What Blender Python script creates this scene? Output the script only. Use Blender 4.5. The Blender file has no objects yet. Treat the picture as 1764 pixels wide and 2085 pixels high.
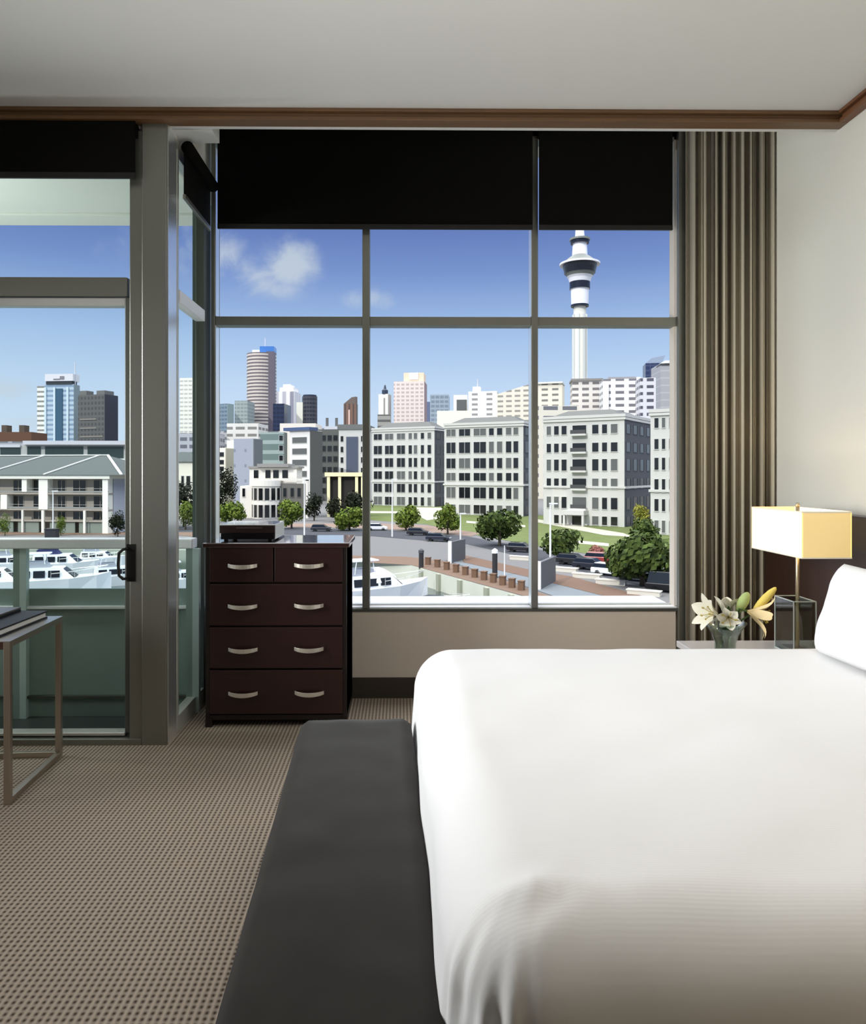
import bpy, math, random
from mathutils import Vector, Matrix, noise
random.seed(7)
C = bpy.context.scene.collection
PI = math.pi

# ------------------------------------------------------------------ camera model
F, CX, CY, CAMZ, YAW = 1500.0, 831.0, 962.0, 1.35, math.radians(-0.6)
RT = Vector((math.cos(YAW), math.sin(YAW), 0)); FW = Vector((-math.sin(YAW), math.cos(YAW), 0))
CAM = Vector((0, 0, CAMZ))
def ray(px, py): return RT * ((px - CX) / F) + FW + Vector((0, 0, -(py - CY) / F))
def W(px, py, Y):
    d = ray(px, py); return CAM + d * (Y / d.y)
def G(px, py, z):
    d = ray(px, py); return CAM + d * ((z - CAMZ) / d.z)
def XW(px, Y): return W(px, CY, Y).x
def ZW(py, Y): return CAMZ - (py - CY) / F * Y

# ------------------------------------------------------------------ materials
def lin(c):
    def f(u):
        u /= 255.0
        return u / 12.92 if u <= 0.04045 else ((u + 0.055) / 1.055) ** 2.4
    return (f(c[0]), f(c[1]), f(c[2]), 1.0)
MATS = {}
def mat(name, col, rough=0.6, metal=0.0, spec=0.5, noise_amt=0.0, noise_scale=8.0, bump=0.0, emit=None, estr=0.0, coat=0.0):
    if name in MATS: return MATS[name]
    m = bpy.data.materials.new(name); m.use_nodes = True
    nt = m.node_tree; b = nt.nodes['Principled BSDF']
    b.inputs['Base Color'].default_value = lin(col); b.inputs['Roughness'].default_value = rough
    b.inputs['Metallic'].default_value = metal; b.inputs['Specular IOR Level'].default_value = spec
    b.inputs['Coat Weight'].default_value = coat
    if noise_amt or bump:
        tc = nt.nodes.new('ShaderNodeTexCoord'); nz = nt.nodes.new('ShaderNodeTexNoise')
        nz.inputs['Scale'].default_value = noise_scale; nz.inputs['Detail'].default_value = 4
        nt.links.new(tc.outputs['Object'], nz.inputs['Vector'])
        if noise_amt:
            mx = nt.nodes.new('ShaderNodeMix'); mx.data_type = 'RGBA'
            l = lin(col)
            mx.inputs[6].default_value = tuple(max(0, x * (1 - noise_amt)) for x in l[:3]) + (1,)
            mx.inputs[7].default_value = tuple(min(1, x * (1 + noise_amt)) for x in l[:3]) + (1,)
            nt.links.new(nz.outputs['Fac'], mx.inputs[0]); nt.links.new(mx.outputs[2], b.inputs['Base Color'])
        if bump:
            bp = nt.nodes.new('ShaderNodeBump'); bp.inputs['Strength'].default_value = bump; bp.inputs['Distance'].default_value = 0.01
            nt.links.new(nz.outputs['Fac'], bp.inputs['Height']); nt.links.new(bp.outputs['Normal'], b.inputs['Normal'])
    if emit:
        b.inputs['Emission Color'].default_value = lin(emit); b.inputs['Emission Strength'].default_value = estr
    MATS[name] = m; return m
def node(nt, t, **kw):
    n = nt.nodes.new(t)
    for k, v in kw.items(): setattr(n, k, v)
    return n
def mth(nt, op, a, b=None, c=None):
    n = nt.nodes.new('ShaderNodeMath'); n.operation = op
    for i, x in enumerate((a, b, c)):
        if x is None: continue
        if isinstance(x, (int, float)): n.inputs[i].default_value = x
        else: nt.links.new(x, n.inputs[i])
    return n.outputs[0]
def mixc(nt, fac, a, b):
    n = nt.nodes.new('ShaderNodeMix'); n.data_type = 'RGBA'
    for i, x in ((0, fac), (6, a), (7, b)):
        if isinstance(x, (int, float)): n.inputs[i].default_value = x
        elif isinstance(x, tuple): n.inputs[i].default_value = x
        else: nt.links.new(x, n.inputs[i])
    return n.outputs[2]
def glass(name, tint=(255, 255, 255), refl=0.03, rough=0.0, haze=None, hz=0.0):
    m = bpy.data.materials.new(name); m.use_nodes = True; nt = m.node_tree
    nt.nodes.clear(); out = nt.nodes.new('ShaderNodeOutputMaterial')
    tr = nt.nodes.new('ShaderNodeBsdfTransparent'); tr.inputs[0].default_value = lin(tint)
    gl = nt.nodes.new('ShaderNodeBsdfGlossy'); gl.inputs['Roughness'].default_value = rough
    lw = nt.nodes.new('ShaderNodeLayerWeight'); lw.inputs[0].default_value = 0.25
    fac = mth(nt, 'MULTIPLY_ADD', lw.outputs['Facing'], refl * 3, refl)
    mx = nt.nodes.new('ShaderNodeMixShader'); nt.links.new(fac, mx.inputs[0])
    nt.links.new(tr.outputs[0], mx.inputs[1]); nt.links.new(gl.outputs[0], mx.inputs[2])
    last = mx.outputs[0]
    if haze:
        df = nt.nodes.new('ShaderNodeBsdfDiffuse'); df.inputs[0].default_value = lin(haze)
        m2 = nt.nodes.new('ShaderNodeMixShader'); m2.inputs[0].default_value = hz
        nt.links.new(last, m2.inputs[1]); nt.links.new(df.outputs[0], m2.inputs[2]); last = m2.outputs[0]
    nt.links.new(last, out.inputs[0]); MATS[name] = m; return m
def facade_mat(name, wall, pane, fh, cw, zr=(0.35, 0.85), ur=(0.12, 0.88), rough=0.5, radial=0.0):
    """wall colour with regular rows of panes: object space, so it stays on the building"""
    if name in MATS: return MATS[name]
    m = bpy.data.materials.new(name); m.use_nodes = True; nt = m.node_tree; b = nt.nodes['Principled BSDF']
    tc = nt.nodes.new('ShaderNodeTexCoord'); sp = nt.nodes.new('ShaderNodeSeparateXYZ'); nt.links.new(tc.outputs['Object'], sp.inputs[0])
    sn = nt.nodes.new('ShaderNodeSeparateXYZ'); nt.links.new(tc.outputs['Normal'], sn.inputs[0])
    if radial:
        u = mth(nt, 'MULTIPLY', mth(nt, 'ARCTAN2', sp.outputs[1], sp.outputs[0]), radial)
    else:
        ax = mth(nt, 'GREATER_THAN', mth(nt, 'ABSOLUTE', sn.outputs[1]), 0.5)
        u = mth(nt, 'ADD', mth(nt, 'MULTIPLY', sp.outputs[0], ax), mth(nt, 'MULTIPLY', sp.outputs[1], mth(nt, 'SUBTRACT', 1.0, ax)))
    fz = mth(nt, 'FRACT', mth(nt, 'DIVIDE', sp.outputs[2], fh)); fu = mth(nt, 'FRACT', mth(nt, 'ADD', mth(nt, 'DIVIDE', u, cw), 100.0))
    mz = mth(nt, 'MULTIPLY', mth(nt, 'GREATER_THAN', fz, zr[0]), mth(nt, 'LESS_THAN', fz, zr[1]))
    mu = mth(nt, 'MULTIPLY', mth(nt, 'GREATER_THAN', fu, ur[0]), mth(nt, 'LESS_THAN', fu, ur[1]))
    up = mth(nt, 'LESS_THAN', mth(nt, 'ABSOLUTE', sn.outputs[2]), 0.6)
    k = mth(nt, 'MULTIPLY', mth(nt, 'MULTIPLY', mz, mu), up)
    nt.links.new(mixc(nt, k, lin(wall), lin(pane)), b.inputs['Base Color'])
    b.inputs['Roughness'].default_value = rough; MATS[name] = m; return m

ALU = mat('brushed aluminium', (140, 140, 132), 0.36, 0.75)
POL = mat('skylit aluminium', (244, 246, 248), 0.32, 0.85)  # paler copy of the frame metal, sky reflection put into its colour
ALU_L = mat('pale aluminium', (206, 206, 200), 0.4, 0.5)
ALU_D = mat('dark grey aluminium', (96, 98, 92), 0.45, 0.5)
CEIL = mat('ceiling paint', (214, 212, 208), 0.9, noise_amt=0.01)
WALL = mat('warm wall paint', (222, 219, 208), 0.9, noise_amt=0.015, noise_scale=3)
WALL2 = mat('taupe wall paint', (216, 204, 190), 0.9)
WHITE = mat('white paint', (225, 226, 222), 0.6)
SILLW = mat('white sill', (245, 246, 248), 0.5)
BASEB = mat('baseboard brown', (58, 50, 42), 0.6)
BLIND = mat('black blind fabric', (15, 14, 13), 0.9, noise_amt=0.2, noise_scale=300, spec=0.1)
BLINDB = mat('blind bar', (38, 36, 36), 0.4, 0.3)
BLACK = mat('black plastic', (10, 10, 11), 0.35)
GLASS = glass('window glass', (252, 253, 253), 0.0012)
DGLASS = glass('door glass', (249, 252, 251), 0.004)
BALGLASS = glass('balustrade glass', (246, 250, 249), 0.006)
FROST = mat('frosted teal glass', (142, 162, 154), 0.35)
def wood(name, c1, c2, scale=6, rough=0.35, axis='X', coat=0.3):
    m = bpy.data.materials.new(name); m.use_nodes = True; nt = m.node_tree; b = nt.nodes['Principled BSDF']
    tc = nt.nodes.new('ShaderNodeTexCoord'); mp = nt.nodes.new('ShaderNodeMapping')
    mp.inputs['Scale'].default_value = {'X': (1, 14, 14), 'Z': (14, 14, 1), 'Y': (14, 1, 14)}[axis]
    nz = nt.nodes.new('ShaderNodeTexNoise'); nz.inputs['Scale'].default_value = scale; nz.inputs['Detail'].default_value = 6
    nt.links.new(tc.outputs['Object'], mp.inputs[0]); nt.links.new(mp.outputs[0], nz.inputs['Vector'])
    nt.links.new(mixc(nt, nz.outputs['Fac'], lin(c1), lin(c2)), b.inputs['Base Color'])
    b.inputs['Roughness'].default_value = rough; b.inputs['Coat Weight'].default_value = coat; b.inputs['Coat Roughness'].default_value = 0.25
    MATS[name] = m; return m
MOLD = wood('moulding wood', (92, 64, 40), (120, 88, 56), 3, 0.5, 'X', 0.1)
DRES = wood('espresso wood', (36, 14, 12), (50, 22, 19), 3, 0.42, 'X', 0.08)
DRESD = wood('espresso carcass', (20, 9, 9), (28, 13, 12), 3, 0.45, 'Z', 0.05)
HEADB = wood('dark headboard wood', (36, 22, 15), (60, 36, 24), 2, 0.4, 'Z')
STEEL = mat('satin nickel', (232, 224, 212), 0.38, 0.8)
TABST = mat('satin bronze steel', (186, 174, 160), 0.32, 0.9)

# ------------------------------------------------------------------ mesh helper
def root_matrix(o):
    M = Matrix.Identity(4)
    while o is not None:
        M = o.matrix_basis @ M; o = o.parent
    return M
class MB:
    def __init__(s): s.v = []; s.f = []; s.m = []
    def add(s, vs, fs, mi=0):
        n = len(s.v); s.v += [Vector(p) for p in vs]
        for q in fs: s.f.append([n + i for i in q]); s.m.append(mi)
        return s
    def box(s, x0, x1, y0, y1, z0, z1, mi=0):
        if x0 > x1: x0, x1 = x1, x0
        if y0 > y1: y0, y1 = y1, y0
        if z0 > z1: z0, z1 = z1, z0
        vs = [(x0,y0,z0),(x1,y0,z0),(x1,y1,z0),(x0,y1,z0),(x0,y0,z1),(x1,y0,z1),(x1,y1,z1),(x0,y1,z1)]
        return s.add(vs, [(0,3,2,1),(4,5,6,7),(0,1,5,4),(1,2,6,5),(2,3,7,6),(3,0,4,7)], mi)
    def prism(s, poly, z0, z1, mi=0):
        n = len(poly)
        vs = [(p[0], p[1], z0) for p in poly] + [(p[0], p[1], z1) for p in poly]
        return s.add(vs, [tuple(range(n))[::-1], tuple(range(n, 2*n))] + [(i, (i+1) % n, n+(i+1) % n, n+i) for i in range(n)], mi)
    def loft(s, rings, mi=0, cap=True):
        n = len(rings[0]); vs = [p for r in rings for p in r]; fs = []
        for k in range(len(rings)-1):
            for i in range(n):
                j = (i+1) % n; fs.append((k*n+i, k*n+j, (k+1)*n+j, (k+1)*n+i))
        if cap: fs += [tuple(range(n))[::-1], tuple((len(rings)-1)*n+i for i in range(n))]
        return s.add(vs, fs, mi)
    def tube(s, pts, r, n=8, mi=0):
        pts = [Vector(p) for p in pts]; rings = []
        for i, p in enumerate(pts):
            d = (pts[min(i+1, len(pts)-1)] - pts[max(i-1, 0)]).normalized()
            a = d.orthogonal() if i == 0 else (rings_a - d * rings_a.dot(d))
            a = a.normalized(); rings_a = a; b = d.cross(a)
            rr = r[i] if isinstance(r, (list, tuple)) else r
            rings.append([p + (a*math.cos(2*PI*k/n) + b*math.sin(2*PI*k/n)) * rr for k in range(n)])
        return s.loft(rings, mi)
    def lathe(s, prof, c=(0,0,0), n=24, mi=0, cap=True):
        return s.loft([[(c[0]+r*math.cos(2*PI*k/n), c[1]+r*math.sin(2*PI*k/n), c[2]+z) for k in range(n)] for r, z in prof], mi, cap)
    def bar(s, p0, p1, w, h, mi=0):
        p0 = Vector(p0); p1 = Vector(p1); d = (p1-p0).normalized()
        u = Vector((0,0,1)) if abs(d.z) < 0.9 else Vector((0,1,0))
        a = d.cross(u).normalized(); b = a.cross(d)
        q = [a*(-w/2)+b*(-h/2), a*(w/2)+b*(-h/2), a*(w/2)+b*(h/2), a*(-w/2)+b*(h/2)]
        return s.loft([[p0+k for k in q], [p1+k for k in q]], mi)
    def build(s, name, mats, parent=None, smooth=False, bevel=0.0, local=False, kind=None, subsurf=0):
        me = bpy.data.meshes.new(name)
        v = s.v
        if parent is not None and not local:
            Mi = root_matrix(parent).inverted(); v = [Mi @ p for p in v]
        me.from_pydata([tuple(p) for p in v], [], s.f)
        if not isinstance(mats, (list, tuple)): mats = [mats]
        for m in mats: me.materials.append(m)
        me.polygons.foreach_set('material_index', s.m)
        me.update()
        import bmesh
        bm = bmesh.new(); bm.from_mesh(me); bmesh.ops.recalc_face_normals(bm, faces=bm.faces); bm.to_mesh(me); bm.free()
        if smooth: me.polygons.foreach_set('use_smooth', [True]*len(me.polygons))
        o = bpy.data.objects.new(name, me); C.objects.link(o)
        if parent is not None: o.parent = parent
        if kind: o['kind'] = kind
        if bevel:
            md = o.modifiers.new('bevel', 'BEVEL'); md.width = bevel; md.segments = 2; md.limit_method = 'ANGLE'; md.angle_limit = 0.7
        if subsurf:
            md = o.modifiers.new('sub', 'SUBSURF'); md.levels = subsurf; md.render_levels = subsurf
        return o
def thing(name, label, cat, loc=(0,0,0), rotz=0.0, group=None):
    o = bpy.data.objects.new(name, None); C.objects.link(o); o.empty_display_size = 0.1
    o.location = loc; o.rotation_euler = (0, 0, rotz); o['label'] = label; o['category'] = cat
    if group: o['group'] = group
    return o
def tag(o, label, cat, group=None, kind=None):
    o['label'] = label; o['category'] = cat
    if group: o['group'] = group
    if kind: o['kind'] = kind
    return o
def struct(name, label=None, loc=(0,0,0)):
    o = bpy.data.objects.new(name, None); C.objects.link(o); o.location = loc; o['kind'] = 'structure'
    if label: o['label'] = label
    return o
def dup(root, loc, rotz=None, label=None, group=None, scale=None):
    r = root.copy(); C.objects.link(r); r.location = loc
    if rotz is not None: r.rotation_euler = (0, 0, rotz)
    if scale is not None: r.scale = scale
    if label: r['label'] = label
    if group: r['group'] = group
    def rec(src, dst):
        for ch in list(src.children):
            c = ch.copy(); C.objects.link(c); c.parent = dst; rec(ch, c)
    rec(root, r); return r
def part(name, mats, parent, boxes, bevel=0.0):
    b = MB()
    for q in boxes: b.box(*q)
    return b.build(name, mats, parent, bevel=bevel)

# ================================================================== ROOM
YW = 4.42          # inner face of the window wall
YD = 3.66          # inner face of the door plane
XR = -1.15         # return window plane
XH = XW(1573, 4.36)  # headboard wall
XHP = XH - 0.08    # face of the headboard panel
ZC = ZW(231, YD)   # ceiling
ZM = ZW(254, YD)   # underside of moulding
XL, YB = -3.4, -2.4
ZB = 3.5           # bay ceiling
# floor ---------------------------------------------------------------
def carpet():
    m = bpy.data.materials.new('woven carpet'); m.use_nodes = True; nt = m.node_tree; b = nt.nodes['Principled BSDF']
    tc = nt.nodes.new('ShaderNodeTexCoord'); sp = nt.nodes.new('ShaderNodeSeparateXYZ'); nt.links.new(tc.outputs['Object'], sp.inputs[0])
    def cell(o, p): return mth(nt, 'ABSOLUTE', mth(nt, 'SUBTRACT', mth(nt, 'FRACT', mth(nt, 'DIVIDE', o, p)), 0.5))
    def wav(o, p): return mth(nt, 'MULTIPLY_ADD', mth(nt, 'COSINE', mth(nt, 'MULTIPLY', o, 2*PI/p)), .5, .5)
    su, sv = wav(sp.outputs[0], .0193), wav(sp.outputs[1], .0205)
    k = mth(nt, 'MULTIPLY', su, mth(nt, 'MULTIPLY_ADD', sv, .68, .32))
    nz = nt.nodes.new('ShaderNodeTexNoise'); nz.inputs['Scale'].default_value = 1.6; nz.inputs['Detail'].default_value = 2; nt.links.new(tc.outputs['Object'], nz.inputs['Vector'])
    lt = mixc(nt, nz.outputs['Fac'], lin((172, 156, 138)), lin((160, 148, 134)))
    nt.links.new(mixc(nt, k, lt, lin((52, 40, 30))), b.inputs['Base Color'])
    b.inputs['Roughness'].default_value = 0.95; b.inputs['Specular IOR Level'].default_value = 0.15
    bp = nt.nodes.new('ShaderNodeBump'); bp.inputs['Strength'].default_value = 0.4; bp.inputs['Distance'].default_value = 0.004; bp.invert = True
    nt.links.new(k, bp.inputs['Height']); nt.links.new(bp.outputs['Normal'], b.inputs['Normal'])
    return m
fl = MB().prism([(XL, YB), (XH + 0.1, YB), (XH + 0.1, YW + 0.04), (XR - 0.1, YW + 0.04), (XR - 0.1, YD + 0.1), (XL, YD + 0.1)], -0.2, 0.0)
fl.build('floor', carpet(), kind='structure')
MB().box(XL - .1, XH + .1, YB - .1, YD + 0.02, ZC, ZC + 0.12).build('ceiling', CEIL, kind='structure')
MB().box(XL - .1, XH + .2, YD + 0.02, YW + 0.6, ZB, ZB + 0.15).build('ceiling_bay', CEIL, kind='structure')
MB().box(XL - .1, XL, YB - .1, YD + .1, -.2, ZC + .1).build('wall_left', WALL, kind='structure')
MB().box(XL - .1, XH + .2, YB - .15, YB, -.2, ZC + .1).build('wall_back', mat('dark back wall', (74, 58, 46), .6), kind='structure')  # unseen wall, made dark to keep bounce off the bed's near side
MB().box(XH, XH + .15, YB - .1, YW + .5, -.2, ZB).build('wall_right', WALL, kind='structure')
ZS = ZW(1241, YW)   # top of wall under the window
XJ = XW(1376, YW)
w = MB().box(XR, XJ, YW, YW + .16, -.2, ZS).box(XJ, XH + .1, YW + .02, YW + .1, -.2, ZB).build('wall_window', WALL2, kind='structure')
MB().box(XR + .01, XJ + .1, YW - .015, YW, 0, ZW(1379, YW)).build('baseboard_window', BASEB, kind='structure')
# closing strips above window and door, bulkhead
MB().box(XR - .1, XH + .1, YW + .02, YW + .2, 3.38, ZB).build('wall_lintel', WHITE, kind='structure')
MB().box(XL, XR, YD + .03, YD + .15, ZC - .07, ZB).box(XR, XH, YD + .03, YD + .06, ZM + .002, ZB).build('wall_bulkhead', CEIL, kind='structure')
MB().box(XR - .09, XR - .01, YD + .14, YW + .2, 3.02, ZB).build('wall_return', WALL, kind='structure')
# soffit box over the return window
MB().box(-1.4, XW(445, 3.86), YD + .07, 3.88, ZW(290, 3.86), ZB - .02).build('soffit', WHITE, kind='structure')
# wooden ceiling moulding (stepped)
t = MB(); zt = ZC
t.box(XL, XH, YD - .055, YD + .03, ZM + .040, zt).box(XL, XH, YD - .035, YD + .03, ZM + .018, ZM + .040).box(XL, XH, YD - .048, YD + .03, ZM, ZM + .018)
t.build('trim_1', MOLD, kind='structure', bevel=.003)
t = MB()
t.box(XH - .055, XH, YB, YD - .055, ZM + .040, zt).box(XH - .035, XH, YB, YD - .05, ZM + .018, ZM + .040).box(XH - .048, XH, YB, YD - .048, ZM, ZM + .018)
MOLDR = wood('moulding wood right', (98, 60, 36), (120, 78, 48), 3, 0.5, 'Y', 0.1)
t.build('trim_2', MOLDR, kind='structure', bevel=.003)

# column ---------------------------------------------------------------
cx0, cx1 = XW(288, YD), XW(340, YD)
MB().box(cx0, cx1, YD, YD + .15, -.05, ZC - .02).build('column', ALU, kind='structure', bevel=.006)
MB().box(cx1, cx1 + .003, YD + .012, YD + .148, .0, ZC - .03).build('trim_3', POL, kind='structure')  # paler skin for the sky glow on the column's side

# main window ----------------------------------------------------------
w1 = struct('window_1')
zt0, zt1 = ZW(662, YW), ZW(644, YW)
gy = YW + .09
xm1, xm2, xm3, xm4 = XW(738, YW), XW(753, YW), XW(1083, YW), XW(1096, YW)
xl0, xl1 = XW(430, YW), XW(438, YW)
xr0, xr1 = XW(1380, YW), XW(1399, YW)
part('frame', ALU, w1, [(xl0, xl1, YW, YW + .12, ZS, 3.4), (xr0, xr1, YW - .02, YW + .12, 0.0, 3.4), (xl0, xr1, YW + .02, YW + .12, 3.36, 3.42)], .003)
part('mullion', ALU, w1, [(xm1, xm2, YW, YW + .11, ZS + .005, 3.36)], .003)
part('mullion', ALU, w1, [(xm3, xm4, YW, YW + .11, ZS + .005, 3.36)], .003)
part('transom', ALU, w1, [(xl1, xm1, YW + .01, YW + .1, zt0, zt1), (xm2, xm3, YW + .01, YW + .1, zt0, zt1), (xm4, xr0, YW + .01, YW + .1, zt0, zt1)], .003)
part('sill', SILLW, w1, [(xl0, xr0, YW + .012, YW + .13, ZS, ZS + .012), (xl0, xr0, YW + .13, YW + .44, ZS - .03, ZS + .006)])
part('skylit_face', POL, w1, [(xl1, xl1 + .004, YW + .004, YW + .085, ZS + .02, zt0 - .002), (xl1, xl1 + .004, YW + .004, YW + .085, zt1 + .002, 3.3)])  # sky glow on the frame's side faces put into paler skins
part('skylit_face', POL, w1, [(xm3 - .003, xm3, YW + .004, YW + .085, ZS + .02, zt0 - .002), (xm3 - .003, xm3, YW + .004, YW + .085, zt1 + .002, 3.3)])
part('skylit_face', POL, w1, [(xr0 - .004, xr0, YW + .004, YW + .085, ZS + .02, zt0 - .002), (xr0 - .004, xr0, YW + .004, YW + .085, zt1 + .002, 3.3)])
part('sill_edge', ALU_D, w1, [(xl0, xr0, YW - .006, YW + .012, ZS - .012, ZS + .004)])
part('glazing_bead', ALU_L, w1, [(xl1, xr0, YW + .075, YW + .105, ZS + .012, ZS + .02)])
for a, b in ((xl1, xm1), (xm2, xm3), (xm4, xr0)):
    part('pane', GLASS, w1, [(a, b, gy, gy + .006, ZS + .02, zt0)])
    part('pane', GLASS, w1, [(a, b, gy, gy + .006, zt1, 3.36)])
# return window ---------------------------------------------------------
w2 = struct('window_2')
ya, yb = YD + .15, YW - .0
part('frame', ALU_L, w2, [(XR - .05, XR, ya, yb - .09, 0.0, .09), (XR - .05, XR, ya, yb - .09, 2.98, 3.02), (XR - .05, XR, ya, ya + .03, .09, 2.98)], .003)
part('stile', ALU_D, w2, [(XR - .05, XR, yb - .09, yb + .055, 0, 3.02)], .003)
part('transom', SILLW, w2, [(XR - .05, XR + .005, ya + .03, yb - .09, 2.235, 2.3)], .003)
part('pane', DGLASS, w2, [(XR - .03, XR - .024, ya + .03, yb - .09, .09, 2.235)])
part('pane', DGLASS, w2, [(XR - .03, XR - .024, ya + .03, yb - .09, 2.3, 2.98)])
MB().box(XW(394, YW + .08), XR - .055, YW + .06, YW + .3, -.5, 3.4).build('trim_4', mat('green grey cladding', (92, 104, 98), .5), kind='structure')

# glazed door -----------------------------------------------------------
d1 = struct('door_1')
zd0, zd1 = ZW(625, YD + .05), ZW(568, YD + .05)
xs1 = XW(262, YD + .05)
yd0, yd1 = YD + .03, YD + .1
part('door_frame', ALU, d1, [(XW(266, yd0), cx0, YD + .015, yd1 + .03, 0, 3.05), (XL, xs1, yd0, yd1, zd0 + .045, zd1), (XL, cx0, YD, yd1, -.01, .03), (XL, xs1, yd0, yd1, 2.98, 3.08)], .004)
part('stile', ALU_D, d1, [(XW(254, yd0), XW(266, yd0), yd0, yd1, .05, zd0 + .04)], .004)
part('rail', ALU_L, d1, [(XL, XW(254, yd0), yd0, yd1, .035, ZW(1490, yd0)), (XL, XW(254, yd0), yd0 + .01, yd1, zd0, zd0 + .04)], .004)
part('pane', DGLASS, d1, [(XL, XW(254, yd0), yd0 + .03, yd0 + .036, ZW(1490, yd0), zd0)])
part('pane', DGLASS, d1, [(XL, XW(270, yd0), yd0 + .03, yd0 + .036, zd1, 2.98)])
hx, hz0, hz1 = XW(258, YD), ZW(1182, YD), ZW(1112, YD)
h = MB(); xh = XW(240, YD - .03)
h.box(XW(256, YD), XW(274, YD), yd0 - .018, yd0, hz0 - .005, hz1 + .01)
hc = [(hx, yd0 - .02, hz1 - .012), (xh + .02, yd0 - .045, hz1 - .014), (xh + .004, yd0 - .055, hz1 - .03), (xh, yd0 - .055, (hz0+hz1)/2), (xh + .004, yd0 - .055, hz0 + .03), (xh + .02, yd0 - .045, hz0 + .012), (hx, yd0 - .02, hz0 + .01)]
h.tube(hc, .0075, 8)
h.build('handle', BLACK, d1)

# balcony ---------------------------------------------------------------
YR = 4.2; YS = 5.1
MB().box(-7, XR - .1, YD + .13, YR + .1, -.35, -.03).build('balcony_floor', mat('dark balcony tile', (62, 70, 68), .35), kind='structure')
MB().box(-7, XR - .02, YD + .13, YS - .12, 3.10, 3.6).box(-7, XR - .02, YS - .105, YS + .1, 3.085, 3.6).build('soffit_balcony', mat('pale soffit', (232, 238, 230), .8), kind='structure')
zr = ZW(1095, YR)
bal = thing('balustrade', 'white railed glass balustrade with frosted lower panels on the balcony', 'balustrade', (-2.5, YR, 0))
xe = XW(398, YR)
part('handrail', SILLW, bal, [(-6, xe, YR - .06, YR + .04, ZW(1115, YR), zr)], .006)
part('glass_panel', BALGLASS, bal, [(-6, xe, YR - .01, YR, ZW(1197, YR), ZW(1115, YR))])
part('frosted_panel', FROST, bal, [(-6, xe, YR - .012, YR + .006, -.03, ZW(1197, YR))])
part('lower_rail', SILLW, bal, [(-6, xe, YR - .04, YR - .012, ZW(1236, YR), ZW(1231, YR))])
part('base_rail', ALU_D, bal, [(-6, xe, YR - .04, YR - .012, ZW(1416, YR), ZW(1411, YR))])
for px0, px1 in ((36, 62), (384, 410)):
    part('post', [FROST, mat('pale teal post', (190, 210, 206), .4)], bal, [(XW(px0, YR), XW((px0+px1)//2, YR), YR - .05, YR - .013, -.03, ZW(1115, YR)), (XW((px0+px1)//2, YR), XW(px1, YR), YR - .05, YR - .013, -.03, ZW(1115, YR), 1)])

# blinds ------------------------------------------------------------------
def blind(x0, x1, y, z0, z1, label, hem=True):
    b = thing('roller_blind', label, 'blind', ((x0+x1)/2, y, z0), group='black roller blinds')
    part('fabric', BLIND, b, [(x0, x1, y, y + .004, z0 + .03, z1)])
    part('bottom_bar', BLINDB, b, [(x0, x1, y - .006, y + .01, z0, z0 + .03)], .003)
    r = MB(); r.tube([(x0, y + .035, z1 - .035), (x1, y + .035, z1 - .035)], .034, 14); r.build('roller', BLIND, b, smooth=True)
    return b
zb = ZW(467, YW - .06)
blind(XW(443, YW-.06), XW(1085, YW-.06), YW - .06, zb, 3.44, 'wide black roller blind over the two left panes of the city window')
blind(XW(1098, YW-.06), XW(1370, YW-.06), YW - .06, zb, 3.44, 'narrow black roller blind above the tall observation tower')
blind(XL + .3, XW(275, YD-.03), YD - .03, ZW(366, YD-.03), ZM - .002, 'black roller blind above the glazed balcony door')
b = thing('roller_blind', 'short black roller blind seen edge-on beside the metal column', 'blind', (XR + .03, 4.0, 2.77), group='black roller blinds')
part('fabric', BLIND, b, [(XR + .03, XR + .034, YD + .16, YW - .08, 2.79, 3.05)])
part('bottom_bar', ALU, b, [(XR + .025, XR + .04, YD + .16, YW - .08, 2.765, 2.79)], .003)
r = MB(); r.tube([(XR + .05, YD + .16, 3.03), (XR + .05, YW - .08, 3.03)], .034, 14); r.build('roller', BLIND, b, smooth=True)

# curtain -------------------------------------------------------------------
def curtain_mat():
    m = bpy.data.materials.new('striped curtain'); m.use_nodes = True; nt = m.node_tree; b = nt.nodes['Principled BSDF']
    tc = nt.nodes.new('ShaderNodeTexCoord'); sp = nt.nodes.new('ShaderNodeSeparateXYZ'); nt.links.new(tc.outputs['Object'], sp.inputs[0])
    cb = nt.nodes.new('ShaderNodeCombineXYZ'); nt.links.new(mth(nt, 'MULTIPLY', sp.outputs[0], 55.0), cb.inputs[0])
    nz = nt.nodes.new('ShaderNodeTexNoise'); nz.inputs['Scale'].default_value = 1.0; nz.inputs['Detail'].default_value = 1.5; nt.links.new(cb.outputs[0], nz.inputs['Vector'])
    cr = nt.nodes.new('ShaderNodeValToRGB'); nt.links.new(nz.outputs['Fac'], cr.inputs[0])
    cr.color_ramp.elements[0].position = .40; cr.color_ramp.elements[0].color = lin((94, 83, 66))
    cr.color_ramp.elements[1].position = .56; cr.color_ramp.elements[1].color = lin((206, 196, 172))
    nt.links.new(cr.outputs[0], b.inputs['Base Color']); b.inputs['Roughness'].default_value = .8; b.inputs['Sheen Weight'].default_value = .2
    return m
cu = MB(); x0, x1 = XW(1400, 4.335), XW(1574, 4.34); N = 260; rows = []
for zz in (0.01, 3.48):
    rw = []
    for i in range(N + 1):
        u = i / N; x = x0 + (x1 - x0) * u
        y = 4.345 + .028 * math.sin(u * 2*PI*9 + .8*math.sin(u*11)) + .012 * math.sin(u*2*PI*23 + 1)
        rw.append((x, y, zz))
    rows.append(rw)
cu.add(rows[0] + rows[1], [(i, i+1, N+2+i, N+1+i) for i in range(N)])
o = cu.build('curtain', curtain_mat(), smooth=True); o.modifiers.new('s', 'SOLIDIFY').thickness = .003
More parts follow.
